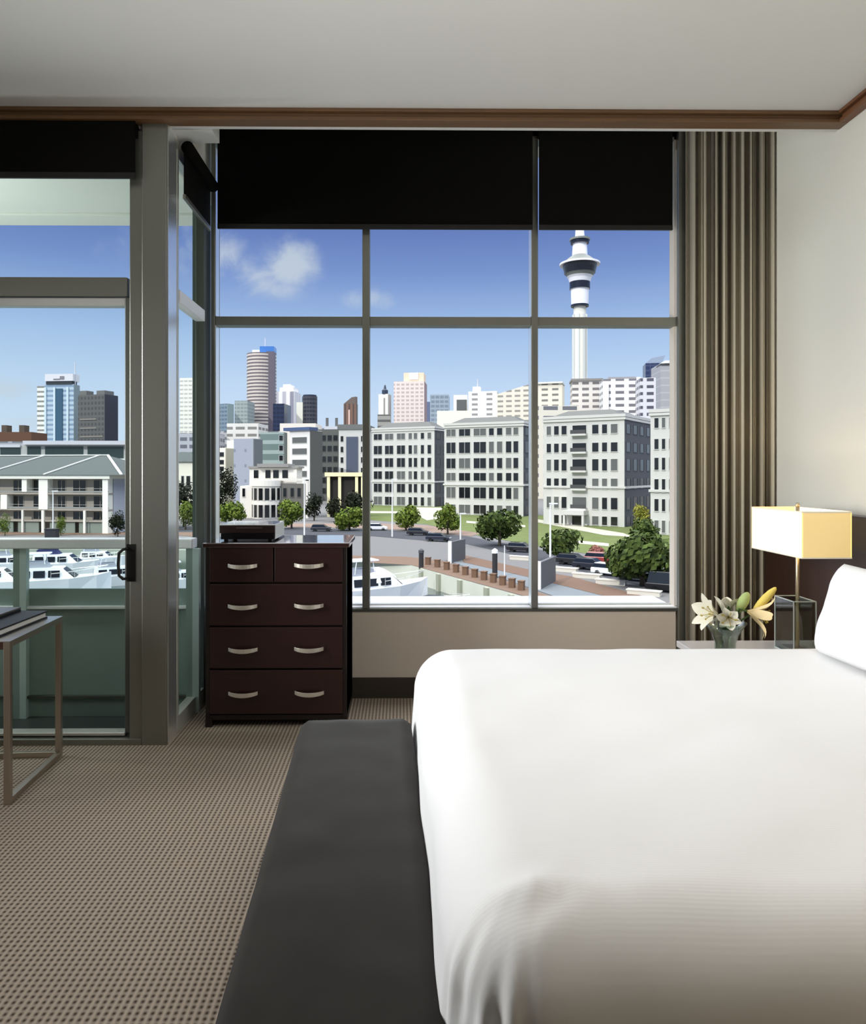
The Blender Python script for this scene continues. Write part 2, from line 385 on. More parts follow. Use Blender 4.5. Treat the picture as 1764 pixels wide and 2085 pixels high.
tag(o, 'brown and taupe striped full length curtain drawn back beside the window', 'curtain')

# ================================================================== FURNITURE
# dresser ---------------------------------------------------------------
YDr = 3.91
dx0, dx1 = XW(418, YDr), XW(706, YDr); dzt = ZW(1105, YDr)
dr = thing('dresser', 'dark espresso wood chest of drawers below the left window pane', 'dresser', ((dx0+dx1)/2, YDr + .23, 0))
part('carcass', DRESD, dr, [(dx0, dx1, YDr + .022, YDr + .47, ZW(1462, YDr), dzt - .025), (dx0, dx0 + .022, YDr + .004, YDr + .47, .0, dzt - .025), (dx1 - .022, dx1, YDr + .004, YDr + .47, 0.0, dzt - .025)], .002)
part('top', mat('dresser top', (60, 42, 40), .08, spec=1.0, coat=1.0), dr, [(XW(413, YDr), XW(712, YDr), YDr - .008, YDr + .48, dzt - .025, dzt)], .004)
part('leg', DRESD, dr, [(dx0, dx0 + .035, YDr, YDr + .05, 0, ZW(1462, YDr))]); part('leg', DRESD, dr, [(dx1 - .035, dx1, YDr, YDr + .05, 0, ZW(1462, YDr))])
part('plinth', DRESD, dr, [(dx0 + .022, dx1 - .022, YDr + .01, YDr + .03, ZW(1466, YDr), ZW(1456, YDr))])
ys = [1112, 1187, 1275, 1362, 1455]
def handle(parent, px0, px1, py):
    xa, xb, z = XW(px0, YDr - .03), XW(px1, YDr - .03), ZW(py, YDr)
    hb = MB(); n = 10; r1, r2 = [], []
    rings = []
    for i in range(n + 1):
        u = i / n; x = xa + (xb-xa)*u; s = math.sin(PI*u); y = YDr - .006 - .028 * s ** .6; zz = z - .006 * s + .003
        hh = .009 + .002*s
        rings.append([(x, y-.004, zz-hh), (x, y+.004, zz-hh), (x, y+.004, zz+hh), (x, y-.004, zz+hh)])
    hb.loft(rings); return hb.build('handle', STEEL, parent, bevel=.001)
def drawer(pa, pb, i, hs):
    xa, xb = XW(pa, YDr), XW(pb, YDr)
    dd = part('drawer', DRES, dr, [(xa, xb, YDr, YDr + .021, ZW(ys[i+1] - 2, YDr), ZW(ys[i] + 2, YDr))], .003)
    for hp in hs: handle(dd, hp[0], hp[1], hp[2])
drawer(427, 556, 0, [(462, 522, 1152)]); drawer(559, 698, 0, [(598, 658, 1151)])
drawer(427, 698, 1, [(462, 522, 1234), (598, 658, 1233)]); drawer(427, 698, 2, [(463, 523, 1322), (598, 658, 1321)]); drawer(427, 698, 3, [(463, 523, 1411), (599, 659, 1410)])
# player on the dresser
yp = 4.02; px0, px1 = XW(447, yp), XW(560, yp); pz0 = dzt
dv = thing('media_player', 'black disc player box with sky-lit pale top on the dresser', 'media player', ((px0+px1)/2, yp + .15, pz0))
part('lower_case', mat('player black', (18, 16, 20), .3), dv, [(px0 + .005, px1 - .005, yp + .006, yp + .3, pz0 + .008, pz0 + .04)], .002)
part('upper_case', mat('player brown black', (46, 32, 32), .35), dv, [(px0, px1, yp, yp + .3, pz0 + .042, pz0 + .084)], .003)
part('lid', mat('player skylit lid', (240, 241, 243), .15, coat=1.0), dv, [(px0 - .001, px1 + .002, yp + .002, yp + .302, pz0 + .084, pz0 + .09)], .002)  # sky reflection on the top put into its near-white colour
part('lit_side', mat('player lit side', (225, 227, 230), .3, spec=.8), dv, [(px1, px1 + .003, yp + .004, yp + .3, pz0 + .01, pz0 + .084)])  # daylight on the side of the case put into a pale plate
for fx in (px0 + .03, px1 - .03):
    for fy in (.03, .25): part('foot', BLACK, dv, [(fx - .01, fx + .01, yp + fy - .01, yp + fy + .01, pz0, pz0 + .008)])
part('disc_slot', mat('slot grey', (96, 84, 86), .3), dv, [(px0 + .09, px1 - .07, yp - .002, yp, pz0 + .068, pz0 + .074)])

# side table ----------------------------------------------------------------
A = G(20, 1640, 0.0); B = G(128, 1538, 0.0); dv2 = (B - A); dep = dv2.length; ang = math.atan2(-dv2.x, dv2.y)
st = thing('side_table', 'square steel framed side table with dark top beside the balcony door', 'side table', A, ang)
zt = CAMZ - (1304 - CY) / F * A.y; wd, s = .75, .026
def lb(name, m, boxes, bv=.002):
    k = MB()
    for q in boxes: k.box(*q)
    return k.build(name, m, st, local=True, bevel=bv)
for xx in (-s/2, -wd + s/2):
    for yy in (s/2, dep - s/2): lb('leg', TABST, [(xx - s/2, xx + s/2, yy - s/2, yy + s/2, 0, zt - .001)])
for xx in (-s, -wd):
    lb('side_rail', TABST, [(xx, xx + s, s, dep - s, 0, s)]); lb('side_rail', TABST, [(xx, xx + s, s, dep - s, zt - s, zt - .001)])
lb('back_rail', TABST, [(-wd + s, -s, dep - s, dep, 0, s)]); lb('back_rail', TABST, [(-wd + s, -s, dep - s, dep, zt - s, zt - .001)])
lb('table_top', wood('table top wood', (58, 36, 30), (78, 52, 44), 3, .3), [(-wd + s, -s * .9, .004, dep - s, zt - .035, zt - .004)])
lb('top_edge', mat('table rim steel', (190, 186, 180), .3, .8), [(-wd, 0, 0, dep, zt - .003, zt)], 0)
# folders on the table
Pm = Matrix.Translation(A) @ Matrix.Rotation(ang, 4, 'Z')
fo = thing('folder', 'closed black leather folder lying on the steel side table', 'folder', Pm @ Vector((-.2, .32, zt)), ang - .06)
def lbx(name, m, par, boxes, bv=.002):
    k = MB()
    for q in boxes: k.box(*q)
    return k.build(name, m, par, local=True, bevel=bv)
lbx('cover', mat('black leather', (14, 14, 15), .6), fo, [(-.42, .14, -.25, .17, 0, .008), (-.42, .14, -.25, .17, .028, .036), (-.42, -.41, -.25, .17, 0, .036)])
lbx('pages', mat('paper', (232, 232, 228), .8), fo, [(-.41, .133, -.243, .163, .008, .028)], 0)
lp = thing('notebook', 'flat grey topped notebook lying on the black folder', 'notebook', Pm @ Vector((-.27, .36, zt + .036)), ang - .06)
lbx('pages', mat('notebook base', (26, 26, 27), .35), lp, [(-.3, .1, -.2, .11, 0, .011)])
lbx('cover', mat('notebook lid', (122, 116, 112), .3, .5), lp, [(-.3, .1, -.2, .11, .012, .021)])

# bench -------------------------------------------------------------------
zbn = .45
b0 = G(615, 1460, zbn); b1 = G(431, 2085, zbn); dirb = (b0 - b1).normalized(); angb = math.atan2(-dirb.x, dirb.y)
bn = thing('bench', 'long charcoal velvet bench at the foot of the bed', 'bench', (b0.x, b0.y, 0), angb)
VEL = mat('charcoal velvet', (41, 38, 34), .9, noise_amt=.36, noise_scale=9, spec=.06)
VEL.node_tree.nodes['Principled BSDF'].inputs['Sheen Weight'].default_value = .12
Lb, wb = 1.95, .40
k = MB(); nx, ny = 14, 50; vs = []
for j in range(ny + 1):
    for i in range(nx + 1):
        u, v = i / nx, j / ny; ex = min(u, 1-u) * wb; ey = min(v, 1-v) * Lb
        z = zbn - .02 * (max(0, 1 - ex/.035) ** 2) - .02 * (max(0, 1 - ey/.035) ** 2) + .004 * noise.noise((u*4, v*14, 0))
        vs.append((u * wb, -Lb + v * Lb, z))
n1 = nx + 1
fs = [(j*n1+i, j*n1+i+1, (j+1)*n1+i+1, (j+1)*n1+i) for j in range(ny) for i in range(nx)]
bd = [i for i in range(n1)] + [j*n1+nx for j in range(1, ny+1)] + [ny*n1+i for i in range(nx-1, -1, -1)] + [j*n1 for j in range(ny-1, 0, -1)]
base = len(vs)
for q in bd: vs.append((vs[q][0], vs[q][1], .30))
nb = len(bd)
for i in range(nb): fs.append((bd[i], bd[(i+1) % nb], base+(i+1) % nb, base+i))
fs.append(tuple(range(base, base+nb)))
k.add(vs, fs); k.build('seat', VEL, bn, local=True, smooth=True)
lbx('apron', mat('bench apron', (30, 26, 24), .6), bn, [(.02, wb - .02, -Lb + .02, -.02, .2, .3)])
for xx in (.03, wb - .08):
    for yy in (-Lb + .03, -.08): lbx('leg', mat('bench leg', (28, 20, 16), .4), bn, [(xx, xx + .05, yy, yy + .05, 0, .2)])

# bed ----------------------------------------------------------------------
bed = thing('bed', 'large bed made up with smooth white bedding', 'bed', (1.05, 2.0, 0))
LIN = bpy.data.materials.new('white cotton'); LIN.use_nodes = True
nt = LIN.node_tree; b = nt.nodes['Principled BSDF']; b.inputs['Base Color'].default_value = lin((238, 237, 236)); b.inputs['Roughness'].default_value = .75
b.inputs['Sheen Weight'].default_value = .1; b.inputs['Specular IOR Level'].default_value = .25
tc = nt.nodes.new('ShaderNodeTexCoord'); sp = nt.nodes.new('ShaderNodeSeparateXYZ'); nt.links.new(tc.outputs['Object'], sp.inputs[0])
sn = mth(nt, 'SINE', mth(nt, 'MULTIPLY', sp.outputs[1], 2*PI/.007))
bp = nt.nodes.new('ShaderNodeBump'); bp.inputs['Strength'].default_value = .05; bp.inputs['Distance'].default_value = .0006
nt.links.new(sn, bp.inputs['Height']); nt.links.new(bp.outputs['Normal'], b.inputs['Normal'])
BX0, BX1, BY0, BY1, BZ = .055, XHP - .03, 1.09, 2.98, .665
k = MB(); r = .15; drop = .30
ix0, ix1, iy0, iy1 = BX0 + r, BX1, BY0 + r, BY1 - r
arc = r * PI / 2; D = arc + drop
def samples(a, b, side_lo, side_hi, n_in):
    out = []
    ds = [D * i / 44 for i in range(1, 45)]
    if side_lo: out += [a - d for d in reversed(ds)]
    out += [a + (b-a) * i / n_in for i in range(n_in + 1)]
    if side_hi: out += [b + d for d in ds]
    return out
SX = samples(ix0, ix1, True, False, 56); SY = samples(iy0, iy1, True, True, 50)
def duvet(sx, sy):
    qx, qy = min(max(sx, ix0), ix1), min(max(sy, iy0), iy1)
    ddx, ddy = sx - qx, sy - qy; d = max(abs(ddx), abs(ddy)); L = math.hypot(ddx, ddy)
    p = Vector((qx, qy, BZ)); puff = .012 * noise.noise((sx*1.7, sy*1.7, 3)) + .004 * noise.noise((sx*5, sy*7, 9))
    if d > 1e-6:
        nx_, ny_ = ddx / L, ddy / L
        if d < arc: th = d / r; off, dz = r*math.sin(th), r*(1-math.cos(th))
        else: off, dz = r + .02*math.sin((d-arc)*4), r + (d - arc)
        e0 = Vector((qx + nx_ * off, qy + ny_ * off, -dz))
        wr = min(1, d/arc) * (.011 * noise.noise(e0 * 2.6) + .003*noise.noise(e0 * 7))
        if abs(ddx) > 1e-6 and abs(ddy) > 1e-6:   # corner folds
            ang_ = math.atan2(abs(ddx), abs(ddy)); env = math.sin(2*ang_) * min(1, d/arc) 
            wr += env * min(1, d/arc)**2 * (.006*math.sin(ang_*15 + d*9) + .004*math.sin(ang_*23 - d*8) - .006)
        p.x += nx_ * (off + wr); p.y += ny_ * (off + wr); p.z -= dz
        if d < arc: p.z += .4*wr
    p.z += puff * max(0, 1 - d/arc) 
    p.x += .022 * (1 - (p.y - BY0)/(BY1 - BY0)) * (1 - (qx - ix0)/(ix1 - ix0))
    # pinch near the foot corner on the camera's side
    dc = math.hypot(sx - (ix0 + .02), sy - (iy0 - .02))
    if dc < .17:
        e = (1 - dc/.17) ** 1.5; a_ = math.atan2(sy - iy0 - .1, sx - ix0 - .12)
        p.z += e * .008 * math.sin(a_*13 + dc*34)
    return p
n1 = len(SX)
vs = [duvet(sx, sy) for sy in SY for sx in SX]
fs = [(j*n1+i, j*n1+i+1, (j+1)*n1+i+1, (j+1)*n1+i) for j in range(len(SY)-1) for i in range(n1-1)]
k.add(vs, fs); o = k.build('duvet', LIN, bed, smooth=True)
part('mattress', mat('mattress white', (220, 218, 214), .8), bed, [(BX0 + .09, BX1, BY0 + .09, BY1 - .09, .3, BZ - .06)], .04)
part('bed_base', mat('bed base dark', (34, 28, 25), .7), bed, [(BX0 + .12, BX1, BY0 + .12, BY1 - .12, 0.0, .3)], .01)
# headboard panel
hb = MB().box(XHP, XH - .002, .4, 4.29, 0, ZW(1052, W(1740, 1052, 3.42).y)); o = hb.build('headboard', HEADB, bevel=.004)
tag(o, 'dark brown wooden headboard panel on the right wall behind the lamp', 'headboard')
# pillows
def pillow(name, label, x, y, z, w, h, th, tilt, m=LIN):
    k = MB(); n = 26; vs = []; fs = []
    for side in (1, -1):
        for j in range(n + 1):
            for i in range(n + 1):
                u, v = i/n*2 - 1, j/n*2 - 1
                pr = (max(0, (1 - abs(u)**4.0)) ** .5) * (max(0, (1 - abs(v)**4.0)) ** .5)
                sq = 1 - .07*(u*u)*(1 - abs(v)) * 0 - .05 * (1 - v*v) * abs(u)**2 * 0
                pw = 1 - .045 * (1 - abs(u)) * abs(v)**3; ph = 1 - .045 * (1 - abs(v)) * abs(u)**3
                tt = side * th/2 * pr + .006*noise.noise((u*3, v*3, side))*pr
                vs.append((-tt, u * w/2 * ph, v * h/2 * pw))
    n1 = n + 1
    for s in (0, 1):
        o_ = s * n1 * n1
        for j in range(n):
            for i in range(n): fs.append((o_+j*n1+i, o_+j*n1+i+1, o_+(j+1)*n1+i+1, o_+(j+1)*n1+i))
    k.add(vs, fs)
    M = Matrix.Translation((x, y, z)) @ Matrix.Rotation(tilt, 4, 'Y') @ Matrix.Translation((0, 0, h/2))
    k.v = [M @ p for p in k.v]
    o = k.build(name, m, smooth=True)
    import bmesh
    bm = bmesh.new(); bm.from_mesh(o.data); bmesh.ops.remove_doubles(bm, verts=bm.verts, dist=.0008); bmesh.ops.recalc_face_normals(bm, faces=bm.faces); bm.to_mesh(o.data); bm.free()
    return tag(o, label, 'pillow', 'white pillows')
pillow('pillow', 'plump white pillow propped upright at the far side of the bed', 1.60, 2.44, BZ - .005, .74, .355, .2, .3)
pillow('pillow', 'white pillow leaning against the headboard, hidden behind the front pillow', 1.86, 2.42, BZ - .005, .70, .36, .2, .2)

# nightstand -----------------------------------------------------------------
zn = .5; nx0, ny1 = XW(1379, 3.7), 3.71; nx1, ny0 = XHP - .005, 3.08
ns = thing('nightstand', 'pale topped bedside table between the bed and the curtain', 'nightstand', ((nx0+nx1)/2, (ny0+ny1)/2, 0))
part('top', mat('nightstand top', (212, 208, 206), .25, coat=.4), ns, [(nx0, nx1, ny0, ny1, zn - .03, zn)], .003)
part('cabinet', DRESD, ns, [(nx0 + .02, nx1, ny0 + .02, ny1 - .02, .06, zn - .03)], .003)
dd = part('drawer', DRES, ns, [(nx0 + .003, nx0 + .02, ny0 + .03, ny1 - .03, .28, zn - .045)], .002)
part('knob', STEEL, dd, [(nx0 - .015, nx0 + .003, (ny0+ny1)/2 - .06, (ny0+ny1)/2 + .06, .37, .382)], .002)
part('plinth', DRESD, ns, [(nx0 + .05, nx1, ny0 + .05, ny1 - .05, 0, .06)])
# lamp ------------------------------------------------------------------------
yl0, yl1 = 3.25, 3.72
lx0, lx1 = XW(1634, yl0), XW(1735, yl0); lz0, lz1 = ZW(1139, yl0), ZW(1042, yl0)
lmx, lmy = (lx0+lx1)/2 - .004, (yl0+yl1)/2
la = thing('table_lamp', 'bedside lamp with rectangular cream shade on a clear block base', 'lamp', (lmx, lmy, zn))
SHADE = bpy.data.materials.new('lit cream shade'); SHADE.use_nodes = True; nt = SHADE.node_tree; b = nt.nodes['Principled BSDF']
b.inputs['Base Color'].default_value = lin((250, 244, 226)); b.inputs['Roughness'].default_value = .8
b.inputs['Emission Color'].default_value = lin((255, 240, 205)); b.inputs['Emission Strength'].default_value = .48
SHADE2 = SHADE.copy(); SHADE2.name = 'lit shade off daylight'; b = SHADE2.node_tree.nodes['Principled BSDF']  # front and back panels: lack of daylight put into a yellower colour
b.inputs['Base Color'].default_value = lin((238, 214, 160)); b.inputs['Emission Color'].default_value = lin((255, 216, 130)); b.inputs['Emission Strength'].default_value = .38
k = MB()
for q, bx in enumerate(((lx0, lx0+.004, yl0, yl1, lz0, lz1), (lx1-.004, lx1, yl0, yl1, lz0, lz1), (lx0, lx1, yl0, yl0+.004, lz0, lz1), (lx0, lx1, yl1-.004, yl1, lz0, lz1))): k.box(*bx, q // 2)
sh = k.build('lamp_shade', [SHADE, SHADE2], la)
part('shade_trim', mat('shade trim', (250, 244, 225), .7), sh, [(lx0-.001, lx1+.001, yl0-.001, yl0+.003, lz1-.006, lz1), (lx0-.001, lx0+.003, yl0, yl1, lz1-.006, lz1), (lx0-.001, lx1+.001, yl0-.001, yl0+.003, lz0, lz0+.006), (lx0-.001, lx0+.003, yl0, yl1, lz0, lz0+.006)])
CHAMP = mat('champagne metal', (205, 190, 160), .3, .9)
k = MB().tube([(lmx, lmy, zn + .005), (lmx, lmy, lz1 + .012)], .009, 12); k.build('pole', CHAMP, la, smooth=True)
k = MB().tube([(lmx, lmy, lz1 + .012), (lmx, lmy, lz1 + .03)], [.011, .006], 12); k.build('finial', CHAMP, la, smooth=True)
k = MB().bar((lx0+.004, lmy, lz1-.03), (lx1-.004, lmy, lz1-.03), .006, .006).bar((lmx, yl0+.004, lz1-.03), (lmx, yl1-.004, lz1-.03), .006, .006); k.build('shade_carrier', CHAMP, la)
k = MB().lathe([(.012, -.07), (.03, -.04), (.032, -.02), (.02, .01), (.013, .02)], (lmx, lmy, lz1 - .06), 14)
k.build('bulb', mat('glowing bulb', (255, 240, 210), .5, emit=(255, 214, 150), estr=6.0), la, smooth=True)
ACR = bpy.data.materials.new('clear block'); ACR.use_nodes = True; bb = ACR.node_tree.nodes['Principled BSDF']
bb.inputs['Transmission Weight'].default_value = 1; bb.inputs['Roughness'].default_value = .02; bb.inputs['IOR'].default_value = 1.2; bb.inputs['Base Color'].default_value = lin((236, 244, 240))
lcx = lmx - .012; bx0, bx1 = lcx - .052, lcx + .052; zbk = ZW(1228, lmy - .1)
k = MB().box(bx0, bx1, lmy - .085, lmy + .085, zn + .002, zbk); k.build('block_base', glass('acrylic walls', (205, 212, 205), .08), la)
EDG = mat('block edges', (188, 196, 192), .15, spec=.8)
k = MB(); e = .0022
for xx in (bx0, bx1):
    for yy in (lmy - .085, lmy + .085): k.box(xx-e, xx+e, yy-e, yy+e, zn, zbk)
for zz in (zn + e, zbk):
    for yy in (lmy - .085, lmy + .085): k.box(bx0, bx1, yy-e, yy+e, zz-e, zz+e)
    for xx in (bx0, bx1): k.box(xx-e, xx+e, lmy-.085, lmy+.085, zz-e, zz+e)
k.build('block_edges', EDG, la)
part('foot_plate', CHAMP, la, [(bx0 + .012, bx1 - .012, lmy - .06, lmy + .06, zn + .003, zn + .02)], .002)

# vase and lilies --------------------------------------------------------------
yv = 3.36; xv = XW(1477, yv)
VG = glass('vase glass', (222, 232, 224), .12)
va = thing('vase', 'clear flared glass vase holding lilies on the bedside table', 'vase', (xv, yv, zn))
k = MB().lathe([(.0, .0), (.042, .0), (.045, .01), (.046, .07), (.058, .11), (.095, .165), (.092, .165), (.055, .11), (.042, .07), (.04, .014), (.0, .014)], (xv, yv, zn), 28, cap=False)
k.build('vessel', VG, va, smooth=True)
k = MB().lathe([(.0, .015), (.038, .015), (.040, .09), (0, .09)], (xv, yv, zn), 20, cap=False); k.build('water', glass('vase water', (196, 206, 192), .05), va, smooth=True)
STEM = mat('stem green', (74, 104, 46), .6); PETW = mat('white petal', (240, 236, 216), .6, noise_amt=.04, noise_scale=30)
PETP = mat('peach petal', (240, 214, 160), .6, noise_amt=.08, noise_scale=25); BUDG = mat('green bud', (176, 192, 120), .6); BUDY = mat('yellow bud', (240, 214, 106), .6)
STAM = mat('stamen', (170, 150, 60), .7)
for m_ in (PETW, PETP, BUDY, BUDG):
    m_.node_tree.nodes['Principled BSDF'].inputs['Subsurface Weight'].default_value = .0
def petal(k, M, L, w, open_, curl, mi=0):
    n, c = 9, 5; vs = []
    for i in range(n + 1):
        u = i / n; a = open_ * u + curl * max(0, u - .5) ** 2 * 4
        rad = L * (u * math.sin(open_ * .75 + .2 * u)) ; zz = L * (u * math.cos(open_ * .75) - curl * .45 * max(0, u - .45) ** 2 * 2.2)
        hw = w * math.sin(PI * min(1, u * .93 + .06)) ** .8
        for j in range(c):
            q = (j / (c-1) - .5) * 2
            vs.append(M @ Vector((q * hw, rad + .1*hw*0, zz + .25 * hw * q * q)))
    k.add(vs, [(i*c+j, i*c+j+1, (i+1)*c+j+1, (i+1)*c+j) for i in range(n) for j in range(c-1)], mi)
def axisM(p, d):
    d = Vector(d).normalized(); return Matrix.Translation(p) @ d.to_track_quat('Z', 'Y').to_matrix().to_4x4()
def flower(name, label, px, py, yy, d, L, w, open_, curl, m, n=6, spread=True):
    p = W(px, py, yy)
    f = thing(name, label, 'flower', (xv, yv, zn + .03), group='lilies in the glass vase')
    k = MB(); M = axisM(p, d)
    for q in range(n): petal(k, M @ Matrix.Rotation(2*PI*q/n + .3, 4, 'Z'), L, w * (1 if q % 2 else .8), open_ * (1 if q % 2 else 1.08), curl, 0)
    k.build('petals', m, f, smooth=True)
    if spread:
        k = MB()
        for q in range(5):
            a = 2*PI*q/5; k.tube([M @ Vector((0,0,0)), M @ Vector((.012*math.cos(a), .012*math.sin(a), L*.35)), M @ Vector((.03*math.cos(a), .03*math.sin(a), L*.55))], .0016, 5)
            k.tube([M @ Vector((.024*math.cos(a), .03*math.sin(a), L*.55)), M @ Vector((.036*math.cos(a), .03*math.sin(a), L*.56))], .004, 5)
        k.build('stamens', STAM, f)
    dn = Vector(d).normalized(); base = Vector((xv + random.uniform(-.02, .02), yv + random.uniform(-.02, .02), zn + .03))
    mid = Vector((xv + (p.x - xv)*.35, yv + (p.y-yv)*.35, zn + .15))
    MB().tube([base, mid, p - dn * .03, p + dn*.004], [.004, .004, .004, .006], 7).build('stem', STEM, f, smooth=True)
    return f
def bud(name, label, px0, py0, px1, py1, yy, r, m):
    p0, p1 = W(px0, py0, yy), W(px1, py1, yy)
    f = thing(name, label, 'flower', (xv, yv, zn + .03), group='lilies in the glass vase')
    pts = [p0 + (p1-p0) * u for u in (0, .12, .3, .55, .8, .95, 1)]
    MB().tube(pts, [r*.35, r*.65, r*.9, r, r*.8, r*.45, r*.08], 10).build('bud', m, f, smooth=True)
    base = Vector((xv + random.uniform(-.02, .02), yv + random.uniform(-.02, .02), zn + .03))
    mid = Vector((xv + (p0.x - xv)*.3, yv + (p0.y-yv)*.3, zn + .15))
    MB().tube([base, mid, p0 - (p1-p0)*.15, p0 + (p1-p0)*.02], .004, 7).build('stem', STEM, f, smooth=True)
    return f
flower('lily', 'large open white lily leaning left over the vase rim', 1462, 1252, yv - .02, (-.95, -.2, .2), .116, .033, .8, .3, PETW)
flower('lily', 'open white lily facing forward above the middle of the vase', 1484, 1256, yv - .06, (-.35, -.8, -.15), .062, .023, 1.1, .5, PETW)
flower('lily', 'white lily pointing upwards at the back of the bunch', 1478, 1252, yv + .05, (.1, .1, 1.0), .10, .028, .6, .3, PETW)
flower('lily', 'cream lily with long curled petals drooping right', 1520, 1244, yv - .03, (.85, -.35, -.22), .165, .021, .72, .95, PETP)
bud('lily_bud', 'pale green closed lily bud standing above the blooms', 1503, 1246, 1524, 1206, yv, .024, BUDG)
bud('lily_bud', 'long yellow closed lily bud pointing up to the right', 1535, 1244, 1581, 1196, yv - .02, .019, BUDY)
lf = thing('lily_leaves', 'dark green lily leaves at the vase rim', 'leaves', (xv, yv, zn + .05))
for d, L in (((.6, -.3, .35), .13), ((-.35, -.5, .35), .1), ((.35, .4, .5), .12), ((.2, -.7, .2), .1), ((.9, -.1, .1), .1)):
    k = MB(); M = axisM(Vector((xv, yv, zn + .13)), d); petal(k, M, L, .018, .35, .4); k.build('leaf', mat('lily leaf', (52, 78, 36), .5), lf, smooth=True)
MB().tube([(xv, yv, zn + .03), (xv + .004, yv, zn + .1), (xv, yv, zn + .135)], .004, 7).build('stem', STEM, lf, smooth=True)

# ================================================================== OUTSIDE
ZG = -11.0
H0 = CAMZ - ZG
def gz(py): return H0 * F / (py - CY)        # depth at which the ground shows at that row
WHT = mat('pale stone', (194, 193, 187), .8, noise_amt=.03, noise_scale=.4)
PANE_D = mat('dark pane', (22, 24, 26), .15, spec=.6); PANE_M = mat('grey pane', (92, 94, 92), .3); PANE_L = mat('blind pane', (148, 148, 142), .5)
ROOFG = mat('grey metal roof', (82, 83, 78), .6); ROOFD = mat('slate roof', (60, 68, 66), .7)
SHADE_W = mat('shaded bluish wall', (150, 154, 160), .8)  # shade put into the wall colour
# ground, water, quay ------------------------------------------------------
Q = [(-260, 150), (-36, 138), (-9, 105), (1.5, 98), tuple(G(1075, 1217, ZG).xy), (20, 52), (70, 20)]
PAV = mat('harbour paving', (102, 101, 100), .9, noise_amt=.06, noise_scale=.3)
MB().add([(x, y, ZG) for x, y in Q] + [(900, 20, ZG), (1400, 1400, ZG), (-1400, 1400, ZG), (-1400, 150, ZG)], [tuple(range(len(Q) + 4))]).build('ground', PAV, kind='structure')
WAT = mat('harbour water', (62, 74, 72), .12, bump=.25, noise_scale=.8)
MB().add([(-300, 8, ZG - 2.2), (100, 8, ZG - 2.2), (100, 155, ZG - 2.2), (-300, 155, ZG - 2.2)], [(0, 1, 2, 3)]).build('water', WAT, kind='structure')
k = MB()
for i in range(len(Q) - 1):
    a, b_ = Q[i], Q[i+1]; k.add([(a[0], a[1], ZG-3), (b_[0], b_[1], ZG-3), (b_[0], b_[1], ZG), (a[0], a[1], ZG)], [(0, 1, 2, 3)])
QW = k.build('quay_wall', mat('quay concrete', (196, 198, 182), .85, noise_amt=.08, noise_scale=.6), kind='structure')
def gpoly(name, m, pts, dz, mi=0):
    return MB().add([G(x, y, ZG) + Vector((0, 0, dz)) for x, y in pts], [tuple(range(len(pts)))]).build(name, m, kind='structure')
TIM = mat('timber decking', (106, 84, 67), .85, noise_amt=.12, noise_scale=1.5); ASPH = mat('asphalt', (54, 56, 62), .9, noise_amt=.08, noise_scale=.5)
GRASS = mat('lawn grass', (88, 100, 46), .95, noise_amt=.3, noise_scale=.35)
PATHG = mat('blue grey path', (106, 112, 116), .9)
gpoly('deck_edge', TIM, [(700, 1143), (838, 1151), (1075, 1216), (1150, 1240), (1200, 1240), (1120, 1214), (1010, 1176), (900, 1142), (830, 1134), (700, 1131)], .03)
gpoly('path_quay', PATHG, [(905, 1141), (960, 1148), (1085, 1178), (1240, 1217), (1300, 1235), (1190, 1236), (1120, 1212), (1010, 1174)], .05)
gpoly('deck_strip', mat('brown bark strip', (100, 77, 61), .9), [(940, 1130), (1075, 1160), (1160, 1174), (1310, 1215), (1400, 1238), (1290, 1236), (1240, 1217), (1085, 1178), (945, 1146)], .07)
gpoly('road', ASPH, [(250, 1072), (760, 1077), (950, 1092), (1100, 1120), (1250, 1142), (1440, 1172), (1440, 1222), (1250, 1180), (1100, 1142), (950, 1108), (760, 1092), (250, 1083)], .03)
gpoly('pavement', mat('pink paving', (124, 104, 91), .9), [(560, 1066), (760, 1066), (870, 1070), (980, 1086), (960, 1092), (850, 1082), (760, 1076), (560, 1073)], .045)
gpoly('lawn', GRASS, [(740, 1024), (880, 1027), (1060, 1046), (1110, 1050), (1280, 1070), (1460, 1092), (1460, 1168), (1250, 1136), (1100, 1113), (960, 1088), (870, 1068), (740, 1058)], .03)
PALE = mat('pale path', (172, 168, 152), .9)
for pts in ([(740, 1041), (850, 1042), (850, 1046), (740, 1045)], [(950, 1061), (1070, 1070), (1070, 1074), (950, 1065)], [(1085, 1056), (1270, 1086), (1290, 1094), (1230, 1090), (1085, 1062)], [(1176, 1101), (1240, 1107), (1240, 1113), (1176, 1107)], [(848, 1033), (900, 1034), (930, 1050), (870, 1060), (850, 1050)]):
    gpoly('path', PALE, pts, .06)
gpoly('quay_far', TIM, [(-300, 1090), (355, 1089), (420, 1096), (420, 1084), (-300, 1083)], .04)

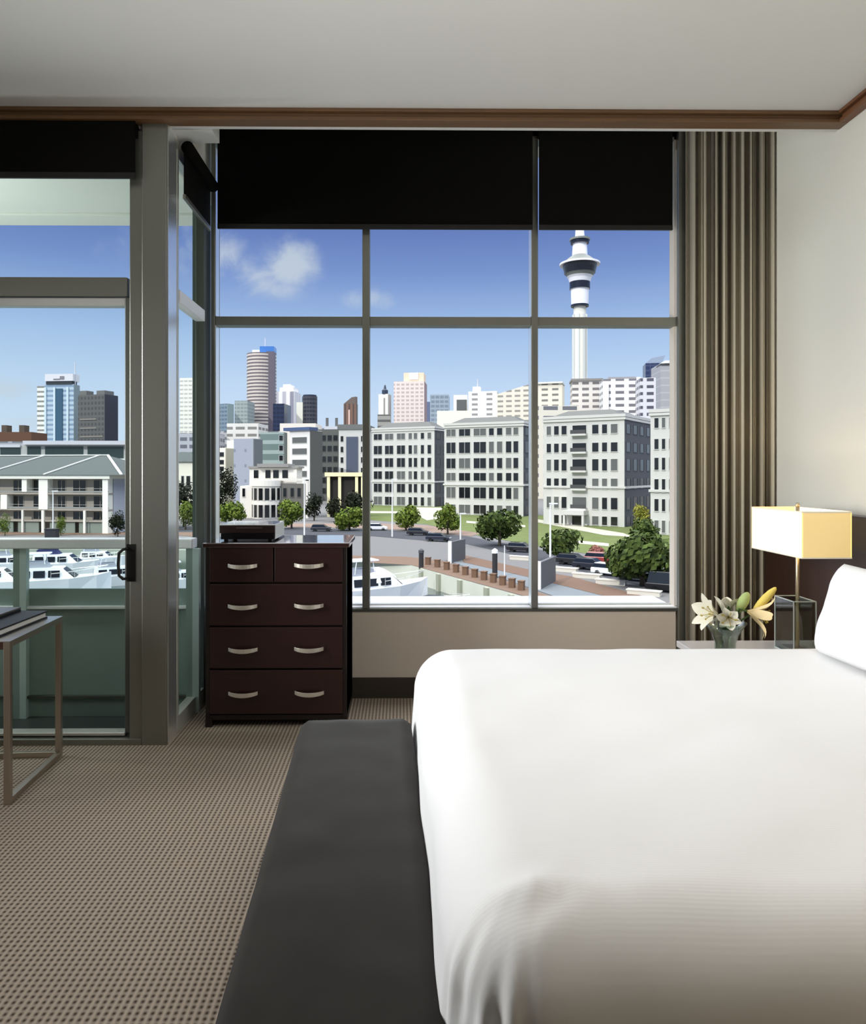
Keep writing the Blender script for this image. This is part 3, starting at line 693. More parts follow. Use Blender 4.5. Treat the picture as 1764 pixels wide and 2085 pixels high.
# building helper ------------------------------------------------------------
def corner(pxL, pxC, pxR, Zc, a, depth=None):
    c = W(pxC, CY, Zc); c.z = ZG
    r_ = Vector((math.cos(a), -math.sin(a), 0)); b_ = Vector((math.sin(a), math.cos(a), 0))
    def solve(px, d):
        kk = (px - CX) / F
        return (c.dot(RT) - kk * c.dot(FW)) / (d.dot(RT) - kk * d.dot(FW))
    w_ = solve(pxL, r_)
    d_ = depth if depth else abs(solve(pxR, b_))
    return c, w_, d_
def win(parent, x0, x1, z0, z1, y, m, face='f', fr=.12, frm=None, nm='window', bars=0):
    k = MB(); p = .1
    if face == 'f':
        k.box(x0, x1, y - .03, y + .05, z0, z1, 0)
        k.box(x0-fr, x0, y - p, y, z0-fr, z1+fr, 1).box(x1, x1+fr, y-p, y, z0-fr, z1+fr, 1).box(x0, x1, y-p, y, z1, z1+fr, 1).box(x0, x1, y-p*1.6, y, z0-fr, z0, 1)
        for i in range(bars):
            xb = x0 + (x1-x0)*(i+1)/(bars+1); k.box(xb-.06, xb+.06, y-.07, y, z0, z1, 1)
    else:   # on the right side (plane x = y argument), x0..x1 run along local y
        k.box(y - .05, y + .03, x0, x1, z0, z1, 0)
        k.box(y, y+p, x0-fr, x0, z0-fr, z1+fr, 1).box(y, y+p, x1, x1+fr, z0-fr, z1+fr, 1).box(y, y+p, x0, x1, z1, z1+fr, 1).box(y, y+p, x0, x1, z0-fr, z0, 1)
    return k.build(nm, [m, frm or WHT], parent, local=True)
def lbox(par, name, m, *boxes):
    k = MB()
    for q in boxes: k.box(*q)
    return k.build(name, m, par, local=True)
GR_OFF = 'pale stone office blocks across the lawn'
def office(label, pxL, pxC, pxR, ytop, ybase, a, cols, rows, roof_px=14, side_cols=3, bars=(), skip=(), ledges=()):
    Zc = gz(ybase); c, w_, d_ = corner(pxL, pxC, pxR, Zc, a); d_ = max(d_, 12)
    H = (ybase - ytop) / F * Zc
    o = thing('office_building', label, 'building', c, -a, GR_OFF)
    lbox(o, 'wall', WHT, (-w_, 0, 0, d_, 0, H))
    hr = roof_px / F * Zc; k = MB()
    k.loft([[(-w_ + 1.2, 1.2, H), (-1.2, 1.2, H), (-1.2, d_-1.2, H), (-w_+1.2, d_-1.2, H)], [(-w_ + 4.5, 4.5, H+hr), (-4.5, 4.5, H+hr), (-4.5, d_-3.5, H+hr), (-w_+4.5, d_-3.5, H+hr)]])
    k.build('roof', ROOFG, o, local=True)
    lbox(o, 'side_wall', mat('shaded stone side', (72, 74, 78), .7), (0, .06, 0, d_, 0, H - .7))  # shade on the side turned from the sun put into the colour
    lbox(o, 'parapet', WHT, (-w_ - .25, .25, -.25, d_ + .25, H - .6, H + .05))
    for v in ledges: lbox(o, 'ledge', WHT, (-w_ - .3, .3, -.3, d_ + .3, H*(1-v) - .25, H*(1-v) + .25))
    for ri, (v0, v1) in enumerate(rows):
        for ci, (u0, u1) in enumerate(cols):
            if (ri, ci) in skip: continue
            m = random.choice([PANE_D, PANE_D, PANE_D, PANE_M]) if ri else random.choice([PANE_M, PANE_D])
            win(o, -w_ + u0*w_, -w_ + u1*w_, H*(1-v1) + .05, H*(1-v0), 0, m, bars=1 if ci in bars else 0)
        for sc in range(side_cols):
            y0 = d_ * (sc + .22) / side_cols; y1 = d_ * (sc + .78) / side_cols
            win(o, y0, y1, H*(1-v1) + .05, H*(1-v0), .06, PANE_D, face='r', frm=mat('shaded stone side', (72, 74, 78)))
    return o, w_, d_, H
RA = [(.077,.154),(.23,.34),(.39,.506),(.558,.66),(.718,.827),(.885,.99)]
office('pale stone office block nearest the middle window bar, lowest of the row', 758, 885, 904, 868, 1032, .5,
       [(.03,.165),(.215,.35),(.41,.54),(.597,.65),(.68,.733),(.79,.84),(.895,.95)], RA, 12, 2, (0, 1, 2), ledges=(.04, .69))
RB = [(.066,.143),(.21,.33),(.385,.495),(.544,.63),(.70,.82),(.89,.985)]
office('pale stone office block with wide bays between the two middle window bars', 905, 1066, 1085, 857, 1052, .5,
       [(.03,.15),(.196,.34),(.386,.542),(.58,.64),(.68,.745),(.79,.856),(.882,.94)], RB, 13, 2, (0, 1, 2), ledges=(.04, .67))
RC = [(.088,.17),(.25,.333),(.398,.503),(.573,.667),(.743,.848),(.912,.99)]
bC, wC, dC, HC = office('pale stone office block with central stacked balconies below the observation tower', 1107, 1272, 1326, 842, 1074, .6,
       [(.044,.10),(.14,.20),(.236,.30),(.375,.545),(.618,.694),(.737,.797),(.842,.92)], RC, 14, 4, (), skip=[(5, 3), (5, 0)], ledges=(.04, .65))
for v0, v1 in RC[:5]:
    bl = lbox(bC, 'balcony', WHT, (-wC + .365*wC, -wC + .555*wC, -1.1, 0, HC*(1-v1) - .35, HC*(1-v1) + .1))
    lbox(bl, 'railing', mat('dark railing', (66, 66, 66), .5), (-wC + .365*wC, -wC + .555*wC, -1.1, -1.04, HC*(1-v1) + .1, HC*(1-v1) + 1.0))
po = lbox(bC, 'portico', WHT, (-wC + .30*wC, -wC + .57*wC, -3, 0, HC*.10, HC*.14))
for u in (.31, .54): lbox(po, 'pillar', WHT, (-wC + u*wC, -wC + (u+.025)*wC, -2.9, -2.3, 0, HC*.10))
win(po, -wC + .37*wC, -wC + .52*wC, .1, HC*.085, 0, PANE_D, nm='entrance')
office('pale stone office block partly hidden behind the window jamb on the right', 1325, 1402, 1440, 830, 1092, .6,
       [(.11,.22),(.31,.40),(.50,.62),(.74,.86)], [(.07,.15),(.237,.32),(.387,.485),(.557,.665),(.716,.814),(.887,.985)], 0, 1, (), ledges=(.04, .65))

# waterside apartments (left, beyond the balcony) -------------------------------
def apartments():
    Zc = gz(1086); a = .16; c, w_, d_ = corner(-190, 222, 254, Zc, a, 24)
    s = Zc / F
    o = thing('apartment_building', 'white three storey waterside apartments with grey hipped roof', 'building', c, -a)
    AW = mat('apartment white', (232, 230, 218), .8); AT = mat('apartment taupe', (158, 150, 138), .85)
    He = (1086 - 972) * s
    lbox(o, 'wall', AT, (-w_, 0, 1.6, d_, 0, He))
    lbox(o, 'end_wall', mat('apartment shaded end', (170, 174, 184), .85), (-.9, 0.05, 1.6, d_, 0, He))  # bluish shade on this end put into the wall colour
    lbox(o, 'fascia', AW, (-w_ - .5, .4, -.5, d_ + .5, He - .3, He + .5))
    pxw = w_ / (222 + 190)
    def X(px): return -w_ + (px + 190) * pxw
    def Z(py): return (1086 - py) * s
    for p0, p1, y0, y1 in ((84, 102, 975, 1038), (210, 221, 975, 1086), (50, 60, 975, 1002), (7, 20, 1008, 1038), (-60, -44, 975, 1038), (-160, -145, 975, 1086)):
        lbox(o, 'pillar', AW, (X(p0), X(p1), -.2, 1.6, Z(y1), Z(y0)))
    for p0, p1 in ((50, 53), (90, 95), (173, 177), (-20, -16), (-100, -96)): lbox(o, 'pillar', AW, (X(p0), X(p1), -.3, .1, 0, Z(1040)))
    for yf in (1004, 1037, 1060):
        fl_ = lbox(o, 'balcony_slab', AT, (-w_, 0, -.1, 1.6, Z(yf + 3), Z(yf)))
    for yf in (1003, 1036): lbox(o, 'railing', mat('glass railing', (140, 140, 136), .3), (-w_, 0, -.1, -.05, Z(yf), Z(yf) + .35), (-w_, 0, -.1, -.05, Z(yf) + .75, Z(yf) + .85))
    for y0, y1 in ((978, 1002), (1011, 1035), (1043, 1059)):
        for p0, p1 in ((-140, -115), (-95, -68), (-30, -8), (22, 42), (63, 84), (112, 127), (143, 168), (184, 209)):
            win(o, X(p0), X(p1), Z(y1), Z(y0), 1.6, PANE_D, frm=AT, bars=1)
    GD = mat('green grey garage door', (124, 134, 124), .7)
    for p0, p1 in ((-140, -100), (-96, -62), (-55, -20), (-12, 30), (40, 82), (104, 154), (162, 208)): lbox(o, 'garage_door', GD, (X(p0), X(p1), .2, .5, 0, Z(1063)))
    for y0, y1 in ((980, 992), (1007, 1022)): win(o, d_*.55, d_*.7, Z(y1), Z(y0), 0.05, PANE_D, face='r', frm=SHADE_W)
    Hr = (972 - 930) * s * 1.12; ov = .8; y0r, y1r = -ov, d_ + ov
    ridge = d_ * .42
    RIB = mat('white roof ridge', (226, 226, 220), .7)
    k = MB(); xa, xb, m1, m2, ze, zr_ = X(-190), X(250), X(-150), X(166), He + .5, He + Hr
    k.add([(xa, y0r, ze), (xb, y0r, ze), (xb, y1r, ze), (xa, y1r, ze), (m1, ridge, zr_), (m2, ridge, zr_)], [(0, 1, 5, 4), (1, 2, 5), (2, 3, 4, 5), (3, 0, 4), (0, 3, 2, 1)])
    rf = k.build('roof', ROOFD, o, local=True)
    for p, q in (((m2, ridge, zr_ + .1), (xb, y0r, ze + .1)), ((m1, ridge, zr_ + .1), (m2, ridge, zr_ + .1)), ((X(98), y0r, ze + .12), (X(150), ridge, zr_ + .12)), ((X(-26), y0r, ze + .12), (X(34), ridge, zr_ + .12)), ((X(-150), y0r, ze + .12), (X(-90), ridge, zr_ + .12))):
        MB().bar(p, q, .5, .2).build('ridge_cap', RIB, rf, local=True)
    k = MB().box(X(-150), X(160), ridge + 1, ridge + 6, He + 1, He + Hr * .9); k.build('rear_roof', ROOFD, o, local=True)
apartments()

# generic distant blocks ----------------------------------------------------------
def tower(name, label, pxL, pxC, pxR, ytop, Zc, a, wallm, sidem=None, group=None, cap=None, depth=None, z0=ZG):
    c, w_, d_ = corner(pxL, pxC, pxR, Zc, a, depth); H = ZW(ytop, Zc) - ZG
    o = thing(name, label, 'building', c, -a, group)
    lbox(o, 'wall', wallm, (-w_, 0, 0, d_, 0, H))
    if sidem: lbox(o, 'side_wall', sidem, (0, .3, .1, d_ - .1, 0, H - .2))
    return o, w_, d_, H
CITY = 'distant city towers'
FH = 3.6
# left door view
m1 = facade_mat('blue glass tower', (176, 192, 204), (128, 150, 172), 3.4, 40, (.3, .75), (0, 1), .25)
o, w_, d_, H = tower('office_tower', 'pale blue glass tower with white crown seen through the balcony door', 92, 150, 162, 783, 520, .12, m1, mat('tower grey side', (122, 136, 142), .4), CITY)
lbox(o, 'glass_strip', mat('dark blue glass', (58, 88, 110), .15), (-w_*.64, -w_*.38, -.6, 0, 0, H - 3))
for u in (.2, .66, .98): lbox(o, 'rib', mat('pale rib', (196, 212, 220), .4), (-w_*u - .7, -w_*u + .7, -.8, 0, 0, H - 2))
lbox(o, 'crown_band', mat('dark crown band', (44, 50, 56), .4), (-w_*.96, -1, -.4, d_*.8, H - .1, H + 2.2))  # dark band between the tower and its crown
cr_ = lbox(o, 'crown', mat('crown white', (206, 206, 210), .6), (-w_*.98, 0, -1, d_, H + 2.2, H + 7.2)); 
lbox(o, 'sign', mat('crown sign', (120, 118, 126), .6), (-w_*.45, -w_*.3, -1.3, -1, H + 3.4, H + 5.6), (-w_*.68, -w_*.46, -1.3, -1, H + 3.2, H + 3.9))
MB().tube([(0, 2, H), (0, 2, H + 16)], .45, 6).build('antenna', mat('antenna grey', (190, 194, 204), .6), o, local=True)
mw = facade_mat('white banded wing', (222, 222, 214), (130, 130, 124), 3.4, 40, (.2, .6), (.0, .8))
lbox(o, 'wing', mw, (-w_ - 6.4, -w_, .5, d_, 0, H - 1))
m2 = facade_mat('dark grey tower', (86, 86, 84), (66, 66, 66), 3.6, 3, (.25, .8), (.2, .8))
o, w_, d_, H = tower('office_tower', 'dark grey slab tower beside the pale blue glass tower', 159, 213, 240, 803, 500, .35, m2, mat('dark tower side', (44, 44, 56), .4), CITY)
lbox(o, 'roof_plant', mat('roof plant', (98, 98, 96), .7), (-w_*.98, -w_*.72, 1, d_*.6, H, H + 3), (-w_*.3, 0, 0, d_*.7, H, H + 2.5))
for v in (.45, .62, .78): lbox(o, 'floor_band', mat('tan floor band', (124, 120, 112), .7), (-w_*.92, -w_*.3 if v != .78 else -w_*.06, -.3, 0, H*(1-v*.55) - 1, H*(1-v*.55)))
mb = mat('brown brick block', (92, 62, 44), .85)
o, w_, d_, H = tower('brick_building', 'low brown brick building with two chimney towers', -60, 64, 68, 880, 450, 0, mb, None, None, None, 20)
for p in (.58, .87): lbox(o, 'chimney', mat('chimney brown', (78, 66, 54), .8), (-w_*(1-p) - 3.2, -w_*(1-p), 1, 7, H, H + 4.2))
# long terrace building behind the apartments
o, w_, d_, H = tower('terrace_building', 'long low glazed building with flat roof behind the waterside apartments', -200, 256, 262, 906, 230, 0, mat('terrace wall', (170, 172, 168), .7), None, None, None, 18)
lbox(o, 'roof_slab', mat('pale slab', (186, 188, 194), .7), (-w_*.45, 1.2, -1.5, 16, H, H + 1.2), (-w_, -w_*.47, -.5, 16, H - .8, H + .1))
for u0, u1 in ((.01, .17), (.19, .36), (.38, .44), (.47, .56), (.58, .72), (.75, .95)): lbox(o, 'glazing', mat('dark green glazing', (46, 60, 58), .2), (-w_*u1, -w_*u0, -.15, 0, H - 4.2, H - .5))
lbox(o, 'parapet', WHITE, (-w_, 0, -.8, -.4, H - 5.6, H - 4.3))
# through the narrow return window
m3 = facade_mat('cream office', (226, 224, 212), (180, 180, 174), 3.2, 3.4, (.3, .7), (.1, .9))
tower('office_tower', 'slim cream tower seen through the narrow side window', 366, 392, 396, 770, 560, .1, m3, None, CITY, None, 24)
o, w_, d_, H = tower('block_building', 'grey office block at the foot of the slim cream tower', 350, 440, 444, 882, 400, 0, facade_mat('grey rows', (168, 170, 176), (96, 98, 106), 4, 5), None, None, None, 20)
o, w_, d_, H = tower('house_building', 'cream house with sloped grey roof seen through the narrow side window', 330, 394, 400, 940, 195, .1, mat('house cream', (226, 222, 204), .8), None, None, None, 12)
for p0, p1 in ((.62, .7), (.78, .9)): win(o, -w_*(1-p0), -w_*(1-p1), H*.55, H*.75, 0, PANE_D)
k = MB(); k.loft([[(-w_-.5, -.5, H), (.5, -.5, H), (.5, d_, H), (-w_-.5, d_, H)], [(-w_+2, 4, H+2.6), (-2, 4, H+2.6), (-2, 6, H+2.6), (-w_+2, 6, H+2.6)]]); k.build('roof', ROOFD, o, local=True)
# window 1 skyline
def drum(name, label, px, rpx, ytop, Y, mats, group=CITY, n=28):
    c = W(px, CY, Y); c.z = ZG; r_ = rpx / F * Y; H = ZW(ytop, Y) - ZG
    o = thing(name, label, 'building', c, 0, group)
    MB().lathe([(r_, 0), (r_, H)], (0, 0, 0), n).build('wall', mats, o, local=True); return o, r_, H
mc = facade_mat('banded round tower', (196, 186, 176), (100, 92, 94), 2.9, 14, (.25, .72), (0, 1), .5, 22)
o, r_, H = drum('round_tower', 'tall round banded tower with blue glass top', 533, 29.5, 722, 640, mc)
lbox(o, 'spine', mat('tower spine', (96, 88, 98), .5), (r_*.45, r_*.98, -r_*.8, r_*.2, 0, H + 1))
lbox(o, 'glass_top', mat('blue roof glass', (70, 120, 190), .2), (r_*.0, r_*.97, -r_*.7, r_*.3, H, H + 5.5))
lbox(o, 'roof_cap', mat('cap white', (226, 226, 222), .6), (-r_*.55, r_*.1, -r_*.5, r_*.4, H, H + 2.8))
MB().tube([(r_*.25, 0, H), (r_*.25, 0, H + 14)], .5, 6).build('antenna', mat('antenna grey', (190, 194, 204), .6), o, local=True)
mg = facade_mat('blue grey glass', (120, 136, 148), (92, 110, 124), 3, 3, (.3, .8), (.1, .9), .3)
tower('office_tower', 'blue grey glass block left of the round banded tower', 444, 463, 476, 822, 560, .5, mg, mat('glass side green', (140, 158, 154), .4), CITY)
tower('office_tower', 'pale green grey block touching the left side of the round tower', 478, 504, 506, 816, 600, .1, facade_mat('green grey rows', (150, 160, 156), (122, 136, 136), 3, 3), None, CITY, None, 20)
tower('office_tower', 'dark navy glass block right of the round banded tower', 556, 579, 584, 822, 540, .1, facade_mat('navy glass', (34, 44, 72), (26, 32, 54), 3.2, 3, (.2, .8), (.1, .9), .25), None, CITY, None, 20)
o, w_, d_, H = tower('office_tower', 'white stepped tower behind the navy glass block', 563, 601, 604, 797, 680, .1, facade_mat('white fins', (226, 224, 224), (178, 176, 186), 200, 7, (0, 1), (.3, .8)), None, CITY, None, 24)
lbox(o, 'stepped_top', mat('step white', (230, 229, 226), .7), (-w_*.85, -w_*.12, 2, d_ - 2, H, H + 4), (-w_*.7, -w_*.3, 4, d_ - 4, H + 4, H + 7))
o, r_, H = drum('round_tower', 'short dark round tower with a pale left side', 631, 15.5, 808, 560, facade_mat('dark drum', (70, 70, 74), (40, 42, 54), 3, 3, (.2, .8), (.1, .9), .3, 8))
lbox(o, 'pale_wing', mat('wing white', (224, 222, 206), .7), (-r_*1.7, -r_*.35, -r_*.5, r_*.5, 0, H - 4.5)); MB().lathe([(r_*.9, 0), (r_*.9, 1.2)], (0, 0, H), 24).build('roof_cap', mat('cap navy', (40, 46, 66), .4), o, local=True)
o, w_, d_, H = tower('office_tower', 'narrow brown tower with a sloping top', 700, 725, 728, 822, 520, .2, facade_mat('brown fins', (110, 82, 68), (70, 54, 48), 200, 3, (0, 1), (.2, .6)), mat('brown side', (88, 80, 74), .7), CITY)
k = MB().loft([[(-w_, 0, H), (0, 0, H), (0, d_, H), (-w_, d_, H)], [(-w_*.35, 0, H+4.6), (0, 0, H+5), (0, d_, H+5), (-w_*.35, d_, H+4.6)]]); k.build('sloped_top', mat('brown top', (96, 84, 76), .7), o, local=True)
lbox(o, 'pale_fin', mat('pale fin', (206, 176, 164), .7), (-w_*.6, -w_*.48, -.5, 0, 0, H*.93))
o, w_, d_, H = tower('block_building', 'low pale block with two roof stacks left of the brown tower', 660, 691, 694, 868, 430, 0, mat('pale low', (190, 192, 196), .7), None, None, None, 16)
for u in (.1, .72): lbox(o, 'stack', mat('stack grey', (92, 94, 94), .7), (-w_*(1-u), -w_*(1-u) + 1.5, 1, 3, H, H + 5))
# middle distance block cluster, left pane
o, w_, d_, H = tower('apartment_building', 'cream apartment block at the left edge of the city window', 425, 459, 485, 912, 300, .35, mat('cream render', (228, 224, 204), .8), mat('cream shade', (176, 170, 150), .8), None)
for v in (.74, .62, .5, .88): win(o, -w_*.72, -w_*.08, H*v - .9, H*v + .9, 0, PANE_D)
tower('block_building', 'plain blue grey walled block behind the round bayed building', 476, 516, 534, 893, 290, .35, facade_mat('blue grey wall', (150, 156, 166), (122, 128, 138), 6, 5, (.4, .6), (.2, .4)), mat('grey side panel', (104, 110, 112), .7))
o, w_, d_, H = tower('block_building', 'cream lit block with balconies left of the blue grey wall', 462, 479, 486, 897, 310, .25, mat('cream lit', (230, 226, 206), .8), None)
tower('office_building', 'pale terraced office roofs below the round banded tower', 462, 526, 532, 862, 420, .1, facade_mat('terraced', (206, 204, 196), (120, 118, 112), 4, 7, (.2, .6)), None, None, None, 20)
o, w_, d_, H = tower('office_building', 'green glass office with white floor lines', 530, 578, 584, 880, 310, .2, facade_mat('green glass floors', (150, 164, 158), (104, 122, 116), 4.2, 50, (.18, .8), (0, 1), .25), mat('green office side', (110, 114, 108), .6))
for v in range(4): win(o, -w_*.19, -w_*.03, H - 3.6 - v*4.2, H - 1.4 - v*4.2, 0, PANE_D)
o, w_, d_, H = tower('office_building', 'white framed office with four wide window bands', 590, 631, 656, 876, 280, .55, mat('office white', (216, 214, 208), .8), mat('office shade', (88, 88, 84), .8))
lbox(o, 'roof_canopy', mat('blue roof', (66, 84, 120), .5), (-w_ - 2.5, .4, -.8, d_*.6, H, H + 1.2))
for i in range(4): win(o, -w_*.86, -w_*.14, H - 4.8 - i*4.3, H - 2.6 - i*4.3, 0, PANE_M)
tower('office_building', 'long pale rooftop with sloped ends behind the white framed office', 570, 643, 650, 862, 360, .05, mat('pale roof block', (220, 212, 200), .7), None, None, None, 20)
o, w_, d_, H = tower('office_building', 'dark grey office with a pale window strip beside the white framed office', 636, 690, 694, 874, 320, .15, mat('dark office', (84, 86, 82), .7), None, None, None, 22)
lbox(o, 'pale_strip', WHT, (-w_, -w_*.66, -.5, 0, 0, H - 2))
for i in range(6): 
    win(o, -w_*.95, -w_*.72, H - 5 - i*4.6, H - 2.8 - i*4.6, -.5, PANE_M)
    for u in (.58, .36, .14): win(o, -w_*(u+.06), -w_*(u-.1), H - 5 - i*4.6, H - 2.6 - i*4.6, 0, PANE_D, frm=mat('dark office', (84, 86, 82)))
o, w_, d_, H = tower('office_building', 'pale office with tall glazed bay beside the left window bar', 690, 746, 750, 872, 305, .12, WHT, None, None, None, 22)
lbox(o, 'roof_band', mat('roof dark', (100, 102, 100), .6), (-w_ - .5, .5, -.5, 20, H - .4, H + 1.6))
lbox(o, 'glazed_bay', mat('bay glass', (78, 84, 100), .2), (-w_*.72, -w_*.3, -.4, 0, H*.32, H - 3.5))
for i in range(6):
    for u in (.88, .14): win(o, -w_*(u+.05), -w_*(u-.05), H - 5.5 - i*4.4, H - 3.2 - i*4.4, 0, PANE_D)
# cream colonnaded pavilion
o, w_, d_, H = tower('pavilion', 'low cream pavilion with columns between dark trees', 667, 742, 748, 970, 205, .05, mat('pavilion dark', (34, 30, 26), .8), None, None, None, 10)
CRM = mat('cream stone', (236, 226, 180), .8)
lbox(o, 'roof_slab', CRM, (-w_ - .6, .6, -1.2, 10, H, H + 1.1))
for u in (.92, .62, .16, .0): lbox(o, 'column', CRM, (-w_*u - .8, -w_*u, -1, -.3, 0, H))
# round bayed building
def bay_building():
    Y = gz(1056); s = Y / F; c = W(540, CY, Y); c.z = ZG
    o = thing('bay_building', 'white three storey building with a curved front bay near the water', 'building', c, 0)
    BW = mat('bay white', (222, 218, 208), .8)
    def Z(py): return (1056 - py) * s
    def X(px): return (px - 540) * s
    lbox(o, 'wall', BW, (X(484), X(612), 3, 16, 0, Z(990)))
    lbox(o, 'upper_storey', BW, (X(502), X(600), 4, 15, Z(990), Z(950)))
    lbox(o, 'roof', mat('bay roof', (140, 138, 134), .7), (X(520), X(584), 2.5, 15, Z(951), Z(944)), (X(500), X(604), 3.6, 15.4, Z(953), Z(949)))
    r_ = 30 * s; n = 20
    k = MB().lathe([(r_, 0), (r_, Z(990)), (r_ + .25, Z(990)), (r_ + .25, Z(978)), (r_, Z(978))], (0, r_*.75, 0), 28); bay = k.build('curved_bay', BW, o, local=True)
    for (z0, z1) in ((Z(1053), Z(1028)), (Z(1018), Z(994))):
        for a_ in (-62, -38, -14, 10, 34, 58):
            th = math.radians(a_); cxx, cyy = (r_+.02)*math.sin(th), r_*.75 - (r_+.02)*math.cos(th)
            M = Matrix.Translation((cxx, cyy, 0)) @ Matrix.Rotation(th, 4, 'Z')
            hw = r_ * math.radians(9)
            k = MB().box(-hw, hw, -.06, .1, z0, z1, 0).box(-hw-.12, -hw, -.14, .05, z0-.1, z1+.1, 1).box(hw, hw+.12, -.14, .05, z0-.1, z1+.1, 1)
            k.v = [M @ p for p in k.v]; k.build('window', [PANE_D, BW], bay, local=True)
    for p0, p1 in ((489, 495), (586, 592), (601, 607)): win(o, X(p0), X(p1), Z(1012), Z(995), 3, PANE_D, frm=BW)
    for p0, p1 in ((511, 521), (535, 546), (551, 563), (570, 582)): win(o, X(p0), X(p1), Z(974), Z(957), 4, PANE_D, frm=BW)
    lbox(o, 'side_screen', mat('dark screen wall', (104, 102, 96), .8), (X(568), X(624), 1.5, 3, 0, Z(985)))
    for p in (575, 590, 604): win(o, X(p), X(p+7), Z(1012), Z(994), 1.5, PANE_D, frm=mat('dark screen wall', (104, 102, 96)))
    lbox(o, 'white_frame', BW, (X(621), X(626), 1.2, 3, 0, Z(975)), (X(572), X(626), 1.2, 3, Z(979), Z(975)))
bay_building()
# middle and right skyline
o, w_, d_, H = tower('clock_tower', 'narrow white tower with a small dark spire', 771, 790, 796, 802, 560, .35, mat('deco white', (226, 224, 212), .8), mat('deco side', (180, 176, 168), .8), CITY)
k = MB().lathe([(2.4, 0), (2.4, 3), (1.1, 4), (.5, 7)], (-w_*.4, d_*.3, H), 10); k.build('spire', mat('spire dark', (40, 52, 72), .5), o, local=True)
lbox(o, 'slot', mat('slot grey dark', (140, 138, 132), .8), (-w_*.45, -w_*.3, -.2, 0, 0, H - 3))
o, w_, d_, H = tower('block_building', 'small grey block at the foot of the narrow white tower', 769, 795, 798, 844, 480, 0, facade_mat('grey small', (150, 148, 140), (92, 92, 88), 4, 8, (.3, .7), (0, 1)), None, None, None, 12)
mp_ = facade_mat('pink tower', (222, 208, 200), (184, 168, 162), 3.0, 3.6, (.2, .7), (.15, .8))
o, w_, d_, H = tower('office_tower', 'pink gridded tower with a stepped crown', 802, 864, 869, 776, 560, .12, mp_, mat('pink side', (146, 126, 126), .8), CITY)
lbox(o, 'crown', mat('pink crown', (232, 206, 178), .7), (-w_*.68, -w_*.02, 2, d_*.9, H, H + 6.8)); lbox(o, 'crown_panel', mat('crown panel', (246, 242, 236), .6), (-w_*.5, -w_*.2, 1.4, 2, H + 1.5, H + 6.6))
tower('office_tower', 'grey glass block right of the pink tower', 876, 914, 918, 803, 520, .1, facade_mat('grey glass', (150, 162, 170), (118, 132, 144), 3.2, 3.2, (.2, .8), (.1, .9), .3), None, CITY, None, 22)
tower('office_tower', 'low navy block between the pink tower and the grey glass block', 864, 878, 882, 818, 640, 0, mat('low navy', (96, 108, 134), .5), None, CITY, None, 16)
WA = facade_mat('white apartments', (226, 224, 214), (156, 154, 148), 3.2, 4, (.25, .7), (.15, .75))
o, w_, d_, H = tower('apartment_building', 'white block with one large dark glazed square', 924, 952, 956, 804, 470, .1, mat('white block', (228, 226, 218), .8), None, None, None, 20)
win(o, -w_*.78, -w_*.04, H - 14, H - 3, 0, PANE_M)
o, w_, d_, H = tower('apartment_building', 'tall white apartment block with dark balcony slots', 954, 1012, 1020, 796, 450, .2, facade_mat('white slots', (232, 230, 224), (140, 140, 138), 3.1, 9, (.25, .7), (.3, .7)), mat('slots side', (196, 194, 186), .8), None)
lbox(o, 'stair_tower', mat('stair white', (236, 234, 228), .8), (-w_*.86, -w_*.6, 2, 8, H, H + 3.2))
MB().tube([(-w_*.7, 4, H), (-w_*.7, 4, H + 8)], .3, 6).build('antenna', mat('antenna grey', (190, 194, 204), .6), o, local=True)
o, w_, d_, H = tower('apartment_building', 'low cream block behind the gap between the office blocks', 890, 960, 965, 836, 330, .05, mat('cream low', (230, 226, 208), .8), None, None, None, 14)
o, w_, d_, H = tower('apartment_building', 'beige apartment block with rising roofline left of the second window bar', 1012, 1082, 1090, 802, 420, .35, facade_mat('beige flats', (214, 208, 192), (140, 136, 128), 2.9, 5, (.25, .65), (.1, .75)), None, None, None, 14)
k = MB().loft([[(-w_, 0, H), (0, 0, H), (0, d_, H), (-w_, d_, H)], [(-w_, 0, H+.6), (0, 0, H+6), (0, d_, H+6), (-w_, d_, H+.6)]]); k.build('rising_roof', facade_mat('beige flats', (0,0,0), (0,0,0), 1, 1), o, local=True)
BEI = facade_mat('cream balconies', (222, 216, 198), (118, 116, 110), 2.9, 5.5, (.25, .65), (.1, .7))
o, w_, d_, H = tower('apartment_building', 'cream balconied apartment block right of the second window bar', 1090, 1144, 1160, 780, 388, .3, BEI, mat('cream plain side', (226, 218, 196), .8), None, None, 14)
lbox(o, 'roof_slab', mat('roof slab pale', (214, 212, 204), .7), (-w_ - 1, .6, -1, d_ - 1, H, H + .9))
GRB = facade_mat('grey balconies', (212, 206, 198), (114, 110, 108), 2.9, 5, (.25, .7), (.1, .75))
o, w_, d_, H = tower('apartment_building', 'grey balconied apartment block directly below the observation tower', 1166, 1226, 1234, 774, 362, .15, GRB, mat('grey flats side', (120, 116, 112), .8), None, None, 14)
lbox(o, 'roof_slab', mat('roof slab dark', (130, 126, 122), .7), (-w_ - .5, .5, -.8, d_, H, H + 1))
o, w_, d_, H = tower('apartment_building', 'white apartment block with projecting balconies right of the observation tower', 1228, 1304, 1312, 770, 340, .15, facade_mat('white balconies', (226, 224, 222), (112, 110, 114), 3.0, 6, (.3, .75), (.15, .8)), None, None, None, 14)
lbox(o, 'white_pier', mat('pier white', (238, 238, 238), .8), (-w_, -w_*.85, -1, 0, 0, H - 2), (-w_*.1, 0, -1, 0, 0, H + .6))
lbox(o, 'roof_slab', mat('roof slab grey', (150, 148, 150), .7), (-w_*.85, -w_*.1, 0, 14, H, H + .9))
